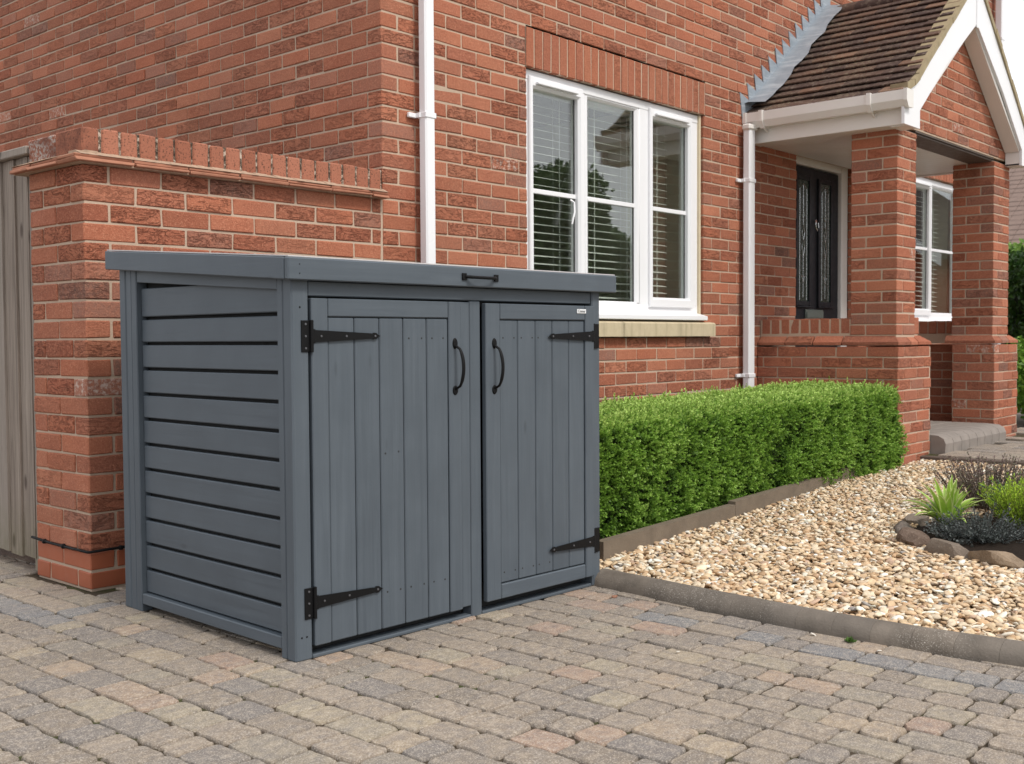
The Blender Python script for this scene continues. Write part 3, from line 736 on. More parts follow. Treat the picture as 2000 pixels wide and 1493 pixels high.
under(B.build('mortar_fillet', m_simple('fillet_mortar', (.40, .285, .205), .95, .45, 45, 1., 120, .15)), gw)
def m_joints():
    t = NT('mossy_mortar'); P = t.geo(); n = t.noise(P, 55, 4, .7); c = t.ramp(n, [(.40, (.045, .034, .026)), (.52, (.16, .12, .09)), (.62, (.50, .41, .33))]); return t.done(c, .95, n, .8, .004, spec=.1)
B = MB(); B.box((GX+.01, .0055, 1.655), (-.004, .43, 1.7805), .001); under(B.build('mossy_joints', m_joints()), gw)
def m_coping():
    t = NT('coping_brick'); c, r, g, b = t.col(); P = t.geo(); n = t.noise(P, 120, 4, .7); n2 = t.noise(P, 14, 4)
    base = t.mix(r, (.29, .11, .068), (.40, .165, .105)); base = t.mix(t.math('MULTIPLY', t.ramp(n, [(.36, 1.), (.46, 0.)]), .85), base, (.035, .025, .02))
    d = t.math('MULTIPLY', t.math('GREATER_THAN', b, .9), t.ramp(t.noise(P, 90, 3), [(.45, 0.), (.6, 1.)])); base = t.mix(d, base, (.42, .36, .32))
    base = t.mix(t.math('MULTIPLY', t.math('GREATER_THAN', g, .6), t.math('MULTIPLY', t.ramp(n2, [(.4, 0.), (.65, 1.)]), .8)), base, (.16, .065, .045))
    return t.done(base, .92, n, .7, .004, spec=.15)
B = MB(); n = 19; st = (0-GX)/n
for i in range(n):
    a = GX+i*st
    if i == 0:
        B.box((a, .0, 1.678), (a+st-.012, .213, 1.782), .006, (.3, .9, .0), .001); B.box((a, .222, 1.678), (a+st-.012, .44, 1.780), .006, (.1, .9, 1.), .001)
    else:
        h = 1.782+random.gauss(0, .0008); B.box((a, random.uniform(-.002, .001), 1.678), (a+st-.009+random.gauss(0, .0008), .213, h), .006, (random.random(), 0, 0), .001); B.box((a, .222, 1.678), (a+st-.012, .44, 1.78), .006, (random.random(), 0, 0), .001)
under(B.build('coping', m_coping(), None, 30), gw)
# cable round the foot of the wall
B = MB(); pts = [(GX-.008, .47, .155), (GX-.009, .3, .149), (GX-.009, .12, .148), (GX-.012, .0, .149), (GX-.006, -.01, .15), (GX+.15, -.010, .151), (GX+.4, -.010, .152), (GX+.9, -.010, .156), (-.1, -.010, .155)]
B.tube(pts, .0055, 8)
for p_ in ((GX-.009, .36, .15), (GX-.009, .2, .149), (GX+.12, -.011, .150), (GX+.6, -.011, .153)): B.box((p_[0]-.008, p_[1]-.008, p_[2]-.009), (p_[0]+.008, p_[1]+.008, p_[2]+.009), .003)
B.build('cable', BLK, None, 60, label='thin black cable clipped round the foot of the brick garden wall', cat='cable')

# ============================================================ FENCE
fx = -1.50
fn = empty('fence', 'tall weathered grey timber fence behind the brick garden wall', 'fence', (fx, 1.4, 0))
B = MB(); y = .50; i = 0
while y < 3.0:
    dx = random.uniform(-.004, .003)
    B.prism([(fx+dx-.011, y), (fx+dx-.002, y+.124), (fx+dx+.008, y+.124), (fx+dx+.008, y+.002)], 2, .055+random.gauss(0, .004), 1.725, (random.random(), random.random(), 0)); y += .122; i += 1
under(B.build('boards', FEN), fn)
B = MB(); B.box((fx-.035, .455, 1.728), (fx+.03, 3.0, 1.762), .004, (.9, .5, 0)); under(B.build('cap_rail', FEN), fn)
B = MB(); B.box((fx-.005, .452, 0), (fx+.07, .520, 1.726), .004, (.7, .3, 0)); under(B.build('post', FEN), fn)
for z in (.3, .95, 1.55): B = MB(); B.box((fx+.012, .5, z), (fx+.05, 3., z+.08), .003, (.4, .3, 0)); under(B.build('rail', FEN), fn)

# ============================================================ GROUND
B = MB(); B.raw([(-60, -60, -.06), (60, -60, -.06), (60, 60, -.06), (-60, 60, -.06)], [[0, 1, 2, 3]]); B.build('ground', m_simple('far_ground', (.16, .14, .12), .95, .3, 3), kind='structure')
def pave(name, x0, x1, y0, y1, zf, cw=.116, inside=None, tone=None, swap=False, lens=(.09, .108, .14, .175), h=.05):
    B = MB(); x = x0
    while x < x1:
        cwj = cw*(1+random.uniform(-.04, .04)); y = y0-random.random()*.15
        while y < y1:
            l = random.choice(lens)*(1+random.uniform(-.06, .06)); cx, cy = x+cwj/2, y+l/2
            if inside is None or inside(cx, cy):
                g = random.uniform(.0016, .0038); hx, hy = cwj/2-g, l/2-g; zc = zf(cx, cy)+random.gauss(0, .0012); rot = random.gauss(0, .012)
                tx, ty = random.gauss(0, .006), random.gauss(0, .006); rr = random.uniform(.004, .010)
                ring = []
                for (sx, sy) in ((1, 1), (-1, 1), (-1, -1), (1, -1)):
                    j = random.uniform(0, .004)
                    for a in ((0, 1) if sx*sy > 0 else (1, 0)):
                        ring.append((sx*(hx-(rr if a else 0)-j), sy*(hy-(0 if a else rr)-j)))
                    for fr in (.5, .0, -.5):
                        mx_ = random.uniform(-.003, .002)
                        ring.append((sx*hx*fr, sy*(hy+mx_)) if sx*sy > 0 else (sx*(hx+mx_), sy*hy*fr))
                ring = np.array(ring); ring += rng.normal(0, .0015, ring.shape)
                c_, s_ = math.cos(rot), math.sin(rot); ring = ring @ np.array([[c_, s_], [-s_, c_]]); m = len(ring)
                V = []
                for (sc_, dz) in ((1., -h), (1., -.009), (.985, -.0035), (.945, 0.)):
                    for (px_, py_) in ring:
                        k = sc_ if sc_ == 1 else 1-(1-sc_)*.06/max(.03, math.hypot(px_, py_))
                        px2, py2 = px_*k, py_*k; V.append((cx+px2, cy+py2, zc+dz+px2*tx+py2*ty))
                V.append((cx, cy, zc+.0012)); F = []
                for l_ in range(3):
                    for k in range(m): F.append([l_*m+k, l_*m+(k+1) % m, (l_+1)*m+(k+1) % m, (l_+1)*m+k])
                for k in range(m): F.append([3*m+k, 3*m+(k+1) % m, 4*m])
                B.raw(V, F, (tone(cx, cy) if tone else random.random(), random.random(), random.random()))
            y += l
        x += cwj
    return B
def kx(y):   # kerb centre line
    return float(np.interp(-y, [1.2, 1.45, 1.95, 2.4, 2.75, 3.05, 4.0, 5.5], [-.105, -.165, -.215, -.245, -.24, -.21, -.05, .35]))
def pin(x, y):
    if y < -1.30: return x < kx(y)-.02
    if y < -.03: return x < -.13
    return x < (-1.54 if y < .47 else -1.2)
def ptone(x, y):
    k = kx(min(y, -1.3))-.06
    if y < -1.5 and .115 < k-x < .235: return random.uniform(.9, 1.) if random.random() < .72 else random.random()*.85
    if -1.88 < x < -1.76 and y > -.32 and random.random() < .8: return random.uniform(.92, 1)
    if -.38 < y < -.24 and x > -1.88: return random.uniform(.9, .97)
    r = random.random()
    return r*.84 if random.random() < .94 else r
B = pave('p', -5.5, .5, -6.5, 3.2, lambda x, y: 0., inside=pin, tone=ptone)
B.build('driveway', PAV, None, 40, kind='structure')
B = MB(); B.raw([(-7, -8, -.008), (.5, -8, -.008), (.5, 4, -.008), (-7, 4, -.008)], [[0, 1, 2, 3]]); B.build('driveway_joints', JNT, kind='structure')

# kerb: bullnosed units
B = MB(); ys = []; y = -1.44
while y > -5.2: ys.append(y); y -= .128
for y in ys:
    y2 = y-.1272; col = (random.random(), 0, 0); V = []; N_ = 4
    prof = [(-.062, -.05), (-.064, .005), (-.058, .030), (-.040, .048), (-.012, .058), (.018, .056), (.040, .046), (.052, .028), (.056, -.05)]
    for k in range(N_+1):
        yy = y+(y2-y)*k/N_; s_ = .994 if k in (0, N_) else 1
        for (a, z) in prof: V.append((kx(yy)+a*s_, yy, z*s_))
    m = len(prof); F = []
    for k in range(N_):
        for j in range(m-1): F.append([k*m+j, k*m+j+1, (k+1)*m+j+1, (k+1)*m+j])
    F.append(list(range(m))[::-1]); F.append([N_*m+j for j in range(m)])
    B.raw(V, F, col)
B.build('kerb', KERB, None, 40, kind='structure')

def gz(x, y): return .022+.018*np.clip(x, 0, 5)
BX, BY, BRD = 1.70, -2.68, .73
# gravel base and pebbles
xs = np.linspace(-.45, 4.4, 40); B = MB(); V = []; F = []
for j, yy in enumerate(np.linspace(-5.4, -.9, 30)):
    for x in xs: xx = max(x, kx(yy)+.03); V.append((xx, yy, float(gz(xx, yy))-.014))
for j in range(29):
    for i in range(39): F.append([j*40+i, j*40+i+1, (j+1)*40+i+1, (j+1)*40+i])
B.raw(V, F); B.build('gravel_bed_base', m_simple('gravel_dust', (.22, .16, .10), .95, .4, 80), kind='structure')
def ico(sub):
    import bmesh
    bm = bmesh.new(); bmesh.ops.create_icosphere(bm, subdivisions=sub, radius=1); bm.verts.ensure_lookup_table()
    V = np.array([v.co[:] for v in bm.verts]); F = np.array([[v.index for v in f.verts] for f in bm.faces]); bm.free(); return V, F
PCOL = np.array([(.62, .46, .28), (.70, .57, .40), (.78, .70, .56), (.52, .34, .19), (.60, .42, .25), (.42, .27, .15), (.80, .75, .66), (.66, .50, .33), (.33, .25, .18), (.55, .38, .26), (.28, .25, .22)])
PW = np.array([.21, .21, .10, .09, .16, .04, .04, .11, .015, .03, .008]); PW = PW/PW.sum()
def pebbles(name, P, size, sub, rs, **kw):
    n = len(P); V0, F0 = ico(sub); k = len(V0)
    S = np.stack([size*rs.uniform(.85, 1.5, n), size*rs.uniform(.7, 1.0, n), size*rs.uniform(.30, .55, n)], 1)*.5
    rz = rs.uniform(0, 2*np.pi, n); tl = rs.normal(0, .27, n); tb = rs.normal(0, .27, n)
    base = V0[None]+.2*np.sin(V0[None][:, :, [1, 2, 0]]*2.2+rs.uniform(0, 6.28, (n, 1, 3)))
    X = base*S[:, None, :]
    c, s = np.cos(tl)[:, None], np.sin(tl)[:, None]; X = np.stack([X[..., 0], X[..., 1]*c-X[..., 2]*s, X[..., 1]*s+X[..., 2]*c], -1)
    c, s = np.cos(tb)[:, None], np.sin(tb)[:, None]; X = np.stack([X[..., 0]*c+X[..., 2]*s, X[..., 1], -X[..., 0]*s+X[..., 2]*c], -1)
    c, s = np.cos(rz)[:, None], np.sin(rz)[:, None]; X = np.stack([X[..., 0]*c-X[..., 1]*s, X[..., 0]*s+X[..., 1]*c, X[..., 2]], -1)
    X += P[:, None, :]
    F = (F0[None]+(np.arange(n)*k)[:, None, None]).reshape(-1, 3)
    C = PCOL[rs.choice(len(PCOL), n, p=PW)]*rs.uniform(.82, 1.12, (n, 1)); C = np.clip(C*np.array([1.10, 1.12, 1.16]), 0, .88)
    return fastmesh(name, X.reshape(-1, 3), F, np.repeat(C, k, 0), PEB, smooth=True, **kw)
PEB = m_attr('pebble_stone', .75, .25, 90, .22, .3)
rs = np.random.default_rng(5)
def board_y(x): return -1.235+.065*x
def gpts(n, x0, x1, y0, y1):
    P = np.stack([rs.uniform(x0, x1, n), rs.uniform(y0, y1, n)], 1)
    k = np.interp(-P[:, 1], [1.2, 1.45, 1.95, 2.4, 2.75, 3.05, 4.0, 5.5], [-.105, -.165, -.215, -.245, -.24, -.21, -.05, .35])+.058
    ok = (P[:, 0] > k) & (P[:, 1] < board_y(P[:, 0])-.015) & (P[:, 0] < 4.05+.22*(-1.04-P[:, 1])*0+ .12) & (np.hypot(P[:, 0]-BX, P[:, 1]-BY) > BRD-.03)
    ok &= ~((P[:, 0] > 3.64) & (P[:, 1] > -1.075))
    return P[ok]
P = gpts(50000, -.35, 4.2, -3.6, -1.0)
z = gz(P[:, 0], P[:, 1])+rs.uniform(-.008, .012, len(P)); dist = np.hypot(P[:, 0]+3.65, P[:, 1]+4.04)
P3 = np.column_stack([P, z]); near = dist < 5.2
V_ = rs.gamma(6, .0032, len(P)).clip(.009, .038)+.003
ga = pebbles('gravel', P3[near], V_[near], 2, rs, kind='stuff', label='pale golden pebble gravel filling the front garden bed', cat='gravel')
P = gpts(9000, 0, 4.2, -5.2, -3.6); far = np.column_stack([P, gz(P[:, 0], P[:, 1])+rs.uniform(-.006, .012, len(P))])
P3f = np.concatenate([P3[~near], far]); pebbles('gravel', P3f, np.concatenate([V_[~near], rs.uniform(.025, .045, len(far))]), 1, rs, kind='stuff', label='pebble gravel further back towards the porch path', cat='gravel')
# stray pebbles on the paving
for (x, y, s_, lb) in ((-.345, -2.42, .018, 'white stray pebble on the paving beside the kerb'), (-.39, -2.66, .016, 'small cream pebble lying alone on the driveway right of the green weed'), (-.33, -1.62, .022, 'brown stray pebble on the paving by the shed end of the kerb'), (-.80, -2.20, .013, 'tiny white chip in the middle of the paving')):
    o = pebbles('pebble', np.array([[x, y, .004]]), np.array([s_]), 2, rs, label=lb, cat='pebble')
    dark = 'brown' in lb
    for d in o.data.color_attributes['col'].data: d.color = (.28, .14, .09, 1) if dark else (.75, .70, .62, 1)

# porch path
B = pave('p', 4.10, 9.2, -5.0, -1.02, lambda x, y: .135, cw=.20, inside=lambda x, y: x > 4.05+.2*0 and not (4.25 < x < 5.55 and y > -1.165) and not (RX0-.1 < x < RX1+.1 and y > -1.15) and not (x < 4.35 and y > -1.12), tone=lambda x, y: random.random()*.7, lens=(.2, .3, .25), h=.05)
B.build('path', PAV, None, 40, kind='structure')
B = MB(); B.box((4.13, -5, -.05), (9.2, -1.0, .124), .001); B.build('path_bed', JNT, kind='structure')
B = MB(); y = -1.03; 
while y > -5: B.box((4.05, y-.60, -.02), (4.115, y-.004, .128+random.gauss(0, .002)), .006, (random.random(), 0, 0)); y -= .605
B.build('path_edging', m_simple('dark_edging', (.10, .075, .06), .85, .3, 20, .5), kind='structure')
# soil under hedge, planting bed
B = MB(); B.box((-.12, -1.2, -.05), (3.66, -.002, .035), .01); B.build('soil', SOIL, kind='structure')
B = MB(); V = [(BX, BY, .095)]; 
for k in range(24): a = k*math.pi/12; V.append((BX+BRD*.97*math.cos(a), BY+BRD*.97*math.sin(a), .045))
B.raw(V, [[0, k+1, (k+1) % 24+1] for k in range(24)]); B.build('soil', SOIL, kind='structure')
# side passage and other ground beside the house
B = MB(); B.box((-.1, -60, -.055), (9.2, -5.2, -.02), .001); B.build('front_lawn', m_simple('grass_ground', (.06, .10, .025), .95, .4, 30, 1), kind='structure')

# edging board along the hedge
B = MB(); L0 = [( .075, -1.245), (1.3, -1.165), (2.55, -1.075), (3.66, -1.0)]
for i in range(3):
    (a, b), (c, d) = L0[i], L0[i+1]; z0, z1 = float(gz(a, b)), float(gz(c, d)); t_ = .022
    zt0, zt1 = z0+.085, z1+.07
    V = [(a, b-t_, -.03), (c-.003, d-t_, -.03), (c-.003, d-t_, zt1), (a, b-t_, zt0), (a, b+t_, -.03), (c-.003, d+t_, -.03), (c-.003, d+t_, zt1), (a, b+t_, zt0)]
    B.raw(V, [[0, 1, 2, 3], [5, 4, 7, 6], [3, 2, 6, 7], [4, 0, 3, 7], [1, 5, 6, 2], [4, 5, 1, 0]])
B.build('edging_board', EDGB, label='long weathered timber edging board between hedge and gravel', cat='edging board')

# ============================================================ FOLIAGE
LEAF = m_attr('leaf', .5, .35, 40, .15, .1, .28)
def leaves(P, D, L, W, C, rs, fold=.25):
    n = len(P); D = D/np.linalg.norm(D, axis=1)[:, None]; R = rs.normal(size=(n, 3)); S = np.cross(D, R); S /= np.linalg.norm(S, axis=1)[:, None]; N = np.cross(D, S)
    L = np.broadcast_to(L, (n,))[:, None]; W = np.broadcast_to(W, (n,))[:, None]
    a = P; b = P+D*L*.5+S*W*.5+N*W*fold; c = P+D*L; d = P+D*L*.5-S*W*.5+N*W*fold
    V = np.stack([a, b, c, d], 1).reshape(-1, 3); F = np.arange(n*4).reshape(n, 4); return V, F, np.repeat(C, 4, 0)
def lump(p, f, seed):
    r = np.random.default_rng(seed); o = 0
    for k in range(5):
        d = r.normal(size=3)*f*(1+.5*k); o = o+np.sin(p@d+r.uniform(0, 6.3))/(1+.35*k)
    return o/2.2
def hedge():
    x0, x1, y0, y1, z0, z1 = .0, 3.66, -1.10, -.38, .05, .60
    rs = np.random.default_rng(3); S = []; 
    def add(n, fx, nx): P = fx(n); S.append((P, np.broadcast_to(np.array(nx, float), P.shape)))
    add(12500, lambda n: np.stack([rs.uniform(x0, x1, n), np.full(n, y0), rs.uniform(z0, z1, n)], 1), (0, -1, 0))
    add(8500, lambda n: np.stack([rs.uniform(x0, x1, n), rs.uniform(y0, y1, n), np.full(n, z1)], 1), (0, 0, 1))
    add(1200, lambda n: np.stack([np.full(n, x1), rs.uniform(y0, y1, n), rs.uniform(z0, z1, n)], 1), (1, 0, 0))
    add(1600, lambda n: np.stack([np.full(n, x0), rs.uniform(y0, y1, n), rs.uniform(z0, z1, n)], 1), (-1, 0, 0))
    add(1500, lambda n: np.stack([rs.uniform(x0, x1, n), np.full(n, y1), rs.uniform(z0, z1, n)], 1), (0, 1, 0))
    P = np.concatenate([s[0] for s in S]); N = np.concatenate([s[1] for s in S])
    # round the arrises: pull points near edges inwards
    cy, cz = np.clip(P[:, 1], y0+.09, y1-.09), np.clip(P[:, 2], z0-.2, z1-.09); cx = np.clip(P[:, 0], x0+.05, x1-.12)
    C0 = np.stack([cx, cy, cz], 1); d = P-C0; ln = np.linalg.norm(d, axis=1)[:, None]+1e-6; 
    rad = np.where(np.abs(N[:, 1:2]) + np.abs(N[:, 2:3]) > 0, .09, .11); P = C0+d/ln*np.minimum(ln, rad); N = d/ln
    lm = lump(P, 9, 1); fine = lump(P, 28, 2)
    top = N[:, 2] > .6
    lm2 = lump(P*np.array([1, 1, .3]), 16, 8); dep = (lm*.022+fine*.014+lm2*.012)*np.where(top, .45, 1)
    P[:, 2] += np.where(P[:, 2] > .3, (P[:, 2]-.3)/.3*(-.035+.045*P[:, 0]/3.6), 0)
    hole = (fine < -.45) & (~top) | ((lm < -.9) & ~top)
    low = np.clip((.20-P[:, 2])/.15, 0, 1)
    P = P+N*(dep-.03*hole-.035*low*(np.abs(N[:, 1]) > .5))[:, None]
    P[:, 2] += np.where(top & (rs.uniform(0, 1, len(P)) < .035), rs.uniform(.01, .045, len(P)), 0)
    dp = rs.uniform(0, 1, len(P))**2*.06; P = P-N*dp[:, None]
    keepm = rs.uniform(0, 1, len(P)) > hole*.55; P, N, top, dp, lm = P[keepm], N[keepm], top[keepm], dp[keepm], lm[keepm]
    n = len(P); k = 11
    sd_ = N*.9+rs.normal(0, .5, (n, 3)); sd_[:, 2] += .32; sd_ /= np.linalg.norm(sd_, axis=1)[:, None]
    sl = rs.uniform(.026, .048, n)*np.where(top, 1.15, 1.)
    R = rs.normal(size=(n, 3)); A = np.cross(sd_, R); A /= np.linalg.norm(A, axis=1)[:, None]; Bq = np.cross(sd_, A)
    tint = rs.uniform(0, 1, n)
    Vs, Fs, Cs = [], [], []; off = 0
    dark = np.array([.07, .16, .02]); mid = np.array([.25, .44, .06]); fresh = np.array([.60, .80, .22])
    for j in range(k):
        t = j/(k-1); an = (j % 2)*math.pi+j*.9
        side = A*math.cos(an)+Bq*math.sin(an); pos = P+sd_*(sl*t)[:, None]; dr = sd_*(.45+.5*t)+side*(.9-.6*t)
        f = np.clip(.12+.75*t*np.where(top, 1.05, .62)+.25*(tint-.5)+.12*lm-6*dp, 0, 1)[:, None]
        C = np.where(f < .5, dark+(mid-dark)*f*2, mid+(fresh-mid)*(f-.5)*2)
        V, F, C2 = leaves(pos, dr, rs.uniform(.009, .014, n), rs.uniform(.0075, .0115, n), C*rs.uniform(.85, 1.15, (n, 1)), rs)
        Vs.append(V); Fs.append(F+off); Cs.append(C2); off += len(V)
    # stray shoots on top
    root = empty('hedge', 'clipped bright green box hedge below the window', 'hedge', (1.8, -.74, .04))
    o = fastmesh('foliage', np.concatenate(Vs), np.concatenate(Fs), np.concatenate(Cs), LEAF); under(o, root)
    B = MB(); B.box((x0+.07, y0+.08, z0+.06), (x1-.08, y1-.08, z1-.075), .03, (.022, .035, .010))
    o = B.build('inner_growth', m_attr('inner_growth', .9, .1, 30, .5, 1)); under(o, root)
    B = MB()
    for i in range(40):
        x = x0+.08+i*(x1-x0-.16)/39; y = rs.uniform(y0+.15, y0+.3); B.tube([(x, y, 0), (x+rs.normal(0, .02), y-.03, .15), (x+rs.normal(0, .05), y-.08, .25)], .006, 5, col=(.09, .06, .04))
    o = B.build('stems', m_attr('twig', .85, .2)); under(o, root)
hedge()

def blade_plant(name, loc, n, L, W, spread, cols, label, cat, rs, stripe=True, seg=6):
    root = empty(name, label, cat, loc); B = MB()
    for i in range(n):
        az = rs.uniform(0, 2*math.pi); lean = rs.uniform(.15, 1)*spread; l = L*rs.uniform(.6, 1.05); w = W*rs.uniform(.7, 1.1); V = []; C = []
        d = np.array([math.cos(az), math.sin(az), 0]); s = np.array([-d[1], d[0], 0]); p = np.array([0, 0, 0.])+d*rs.uniform(0, .02); ang = math.pi/2-lean*.5; F = []
        for k in range(seg+1):
            t = k/seg; ww = w*math.sin(math.pi*min(1, (t*.9+.1))**.8)*.5+.0008
            for e in (-1, -.55, 0, .55, 1):
                q = p+s*ww*e+np.array([0, 0, abs(e)*ww*.5]); V.append(q); C.append(cols[0] if abs(e) > .7 else cols[1])
            step = l/seg; p = p+(d*math.cos(ang)+np.array([0, 0, 1])*math.sin(ang))*step; ang -= lean*1.5/seg*(.4+t)
        for k in range(seg):
            for e in range(4): F.append([k*5+e, k*5+e+1, (k+1)*5+e+1, (k+1)*5+e])
        b = B.n; B.raw(V, F); B.C[-1][:, :3] = np.array(C)*rs.uniform(.85, 1.15)
    o = B.build('leaves', LEAF, root, 60); return root
r5 = np.random.default_rng(21)
blade_plant('variegated_plant', (1.55, -2.16, .06), 48, .26, .046, 1.4, [(.88, .90, .45), (.36, .56, .08)], 'spiky plant with cream-edged green leaves at the front of the rock-ringed bed', 'plant', r5)
def twiggy(name, loc, n, h, spread, mat_cols, leafc, label, cat, rs, nl=26, ll=.014, lw=.004, flower=None, rad=.05, upness=1.0):
    root = empty(name, label, cat, loc); B = MB(); P, D, C = [], [], []; FP, FD, FC = [], [], []
    for i in range(n):
        az = rs.uniform(0, 6.28); ln = rs.uniform(0, 1)**.6*spread; l = h*rs.uniform(.6, 1.05); d = np.array([math.cos(az)*ln, math.sin(az)*ln, upness]); d /= np.linalg.norm(d)
        p0 = np.array([math.cos(az), math.sin(az), 0])*rs.uniform(0, rad); p1 = p0+d*l*.5+rs.normal(0, .01, 3); p2 = p1+d*l*.5+np.array([0, 0, .01])+rs.normal(0, .012, 3)
        B.tube([p0, p1, p2], [.0022, .0016, .0009], 4, col=mat_cols)
        for k in range(nl):
            t = rs.uniform(.2, 1); q = p0+(p1-p0)*t*2 if t < .5 else p1+(p2-p1)*(t-.5)*2
            if flower is not None and t > .72 and rs.uniform() < .8: FP.append(q); FD.append(d+rs.normal(0, .7, 3)); FC.append(np.array(flower[rs.integers(len(flower))]))
            else: P.append(q); D.append(d+rs.normal(0, .6, 3)); C.append(np.array(leafc[rs.integers(len(leafc))])*rs.uniform(.8, 1.2))
    B.build('stems', m_attr('stem', .8, .2), root)
    V, F, Cc = leaves(np.array(P), np.array(D), rs.uniform(.7, 1.2, len(P))*ll, rs.uniform(.7, 1.2, len(P))*lw, np.array(C), rs); fastmesh('leaves', V, F, Cc, LEAF, root)
    if FP: V, F, Cc = leaves(np.array(FP), np.array(FD), .011, .008, np.array(FC), rs); fastmesh('flowers', V, F, Cc, LEAF, root)
    return root
twiggy('heather', (2.28, -2.12, .06), 230, .28, .85, (.13, .09, .07), [(.16, .18, .12), (.22, .21, .16), (.28, .23, .20)], 'wispy heather with dull purple flower tips at the back of the bed', 'plant', r5, flower=[(.25, .17, .16), (.15, .10, .10), (.36, .29, .24), (.26, .25, .17)], rad=.14, nl=44)
twiggy('heather', (2.02, -2.33, .06), 90, .20, .8, (.13, .09, .07), [(.16, .28, .12), (.20, .32, .15)], 'small green leafy heather between spiky plant and purple heather', 'plant', r5, rad=.10, nl=34, ll=.016, lw=.006)
twiggy('creeping_shrub', (1.43, -2.35, .05), 260, .17, 2.2, (.06, .055, .05), [(.15, .17, .165), (.20, .22, .21), (.09, .11, .10)], 'low dark grey-green creeping shrub behind the front rocks', 'plant', r5, nl=34, ll=.014, lw=.006, rad=.10, upness=.55)
twiggy('dwarf_conifer', (1.70, -2.47, .06), 260, .24, .8, (.14, .16, .04), [(.46, .66, .05), (.34, .56, .04), (.56, .74, .08)], 'bright lime green dwarf conifer at the right edge of the photo, behind the rocks', 'plant', r5, nl=40, ll=.018, lw=.004, rad=.07)
# dry stalks
root = empty('dry_stalks', 'broken straw-coloured dead stalks beside the lime conifer', 'plant', (1.80, -2.45, .06)); B = MB()
for i in range(14):
    a = r5.uniform(0, 6.28); l = r5.uniform(.1, .22); p = np.array([r5.normal(0, .03), r5.normal(0, .03), 0]); q = p+np.array([math.cos(a)*l*.5, math.sin(a)*l*.5, l*.8]); B.tube([p, (p+q)/2+np.array([0, 0, .01]), q], .0028, 5, col=(.42, .30, .15))
B.build('stalks', m_attr('straw', .8, .2), root)
B = MB(); P = r5.normal(0, .035, (60, 3)); P[:, 2] = abs(P[:, 2])*2; V, F, C = leaves(P, r5.normal(size=(60, 3))+np.array([0, 0, .8]), .05, .02, np.tile([[.13, .06, .05]], (60, 1)), r5)
fastmesh('dead_leaves', V, F, C, LEAF, root)
# little weed by kerb
root = empty('weed', 'tiny green weed growing at the foot of the kerb', 'weed', (-.345, -2.545, 0)); P = r5.normal(0, .007, (40, 3)); P[:, 2] = .003; D = r5.normal(size=(40, 3)); D[:, 2] = abs(D[:, 2])*.6+.3
V, F, C = leaves(P, D, .016, .010, np.tile([[.10, .19, .04]], (40, 1)), r5); fastmesh('leaves', V, F, C, LEAF, root)

# rocks round the bed
def m_rock():
    t = NT('rock'); c, r, g, b = t.col(); P = t.geo(); n = t.noise(P, 12, 4); n2 = t.noise(P, 90, 4, .7)
    base = t.mix(t.ramp(n, [(.35, 0.), (.65, 1.)]), t.mix(1., c, (.7, .68, .66), 'MULTIPLY'), c); base = t.mix(t.math('MULTIPLY', t.ramp(n2, [(.55, 0.), (.7, 1.)]), .5), base, (.36, .29, .22))
    return t.done(base, .85, t.math('ADD', n, t.math('MULTIPLY', n2, .5)), .8, .012, spec=.25)
ROCK = m_rock(); V0, F0 = ico(3)
rk = [(112, (.13, .11, .095), 'grey flat rock furthest back beside the gravel in the bed ring'), (134, (.12, .085, .065), 'dark brown rock left of the spiky plant in the bed ring'), (153, (.15, .12, .095), 'grey brown rock below the spiky plant, left of the pointed one'),
      (171, (.21, .155, .105), 'tan pointed rock at the front of the bed ring'), (190, (.17, .135, .10), 'long flat-topped rock in front of the dark creeping shrub'), (210, (.24, .145, .10), 'reddish brown rock at the right edge of the photo'),
      (92, (.16, .13, .105), 'brown rock mostly hidden behind the spiky plant at the back of the bed ring')]
for i, (a, c, lb) in enumerate(rk):
    an = D2R(a); r = np.random.default_rng(100+i); B = MB(); V = V0.copy(); 
    for q in range(14):
        nn_ = r.normal(size=3); nn_ /= np.linalg.norm(nn_); dd = r.uniform(.52, .84); pr_ = V@nn_; V = V-np.maximum(pr_-dd, 0)[:, None]*nn_
    V *= np.array([.072, .150, .066])*r.uniform(.92, 1.1, 3)
    V += .003*np.sin(V*60+r.uniform(0, 6, 3))[:, [1, 2, 0]]; V[:, 2] = np.minimum(V[:, 2], .040+V[:, 1]*r.uniform(-.15, .15)+V[:, 0]*.2)
    cx, cy = BX+BRD*math.cos(an), BY+BRD*math.sin(an); ca, sa = math.cos(an), math.sin(an); V = np.stack([V[:, 0]*ca-V[:, 1]*sa, V[:, 0]*sa+V[:, 1]*ca, V[:, 2]+.055], 1)
    B.raw(V, F0.tolist(), tuple(v*1.35 for v in c)); o = B.build('rock', ROCK, None, 18, cat='rock', group='rocks ringing the planting bed', label=lb); o.location = (cx, cy, 0)

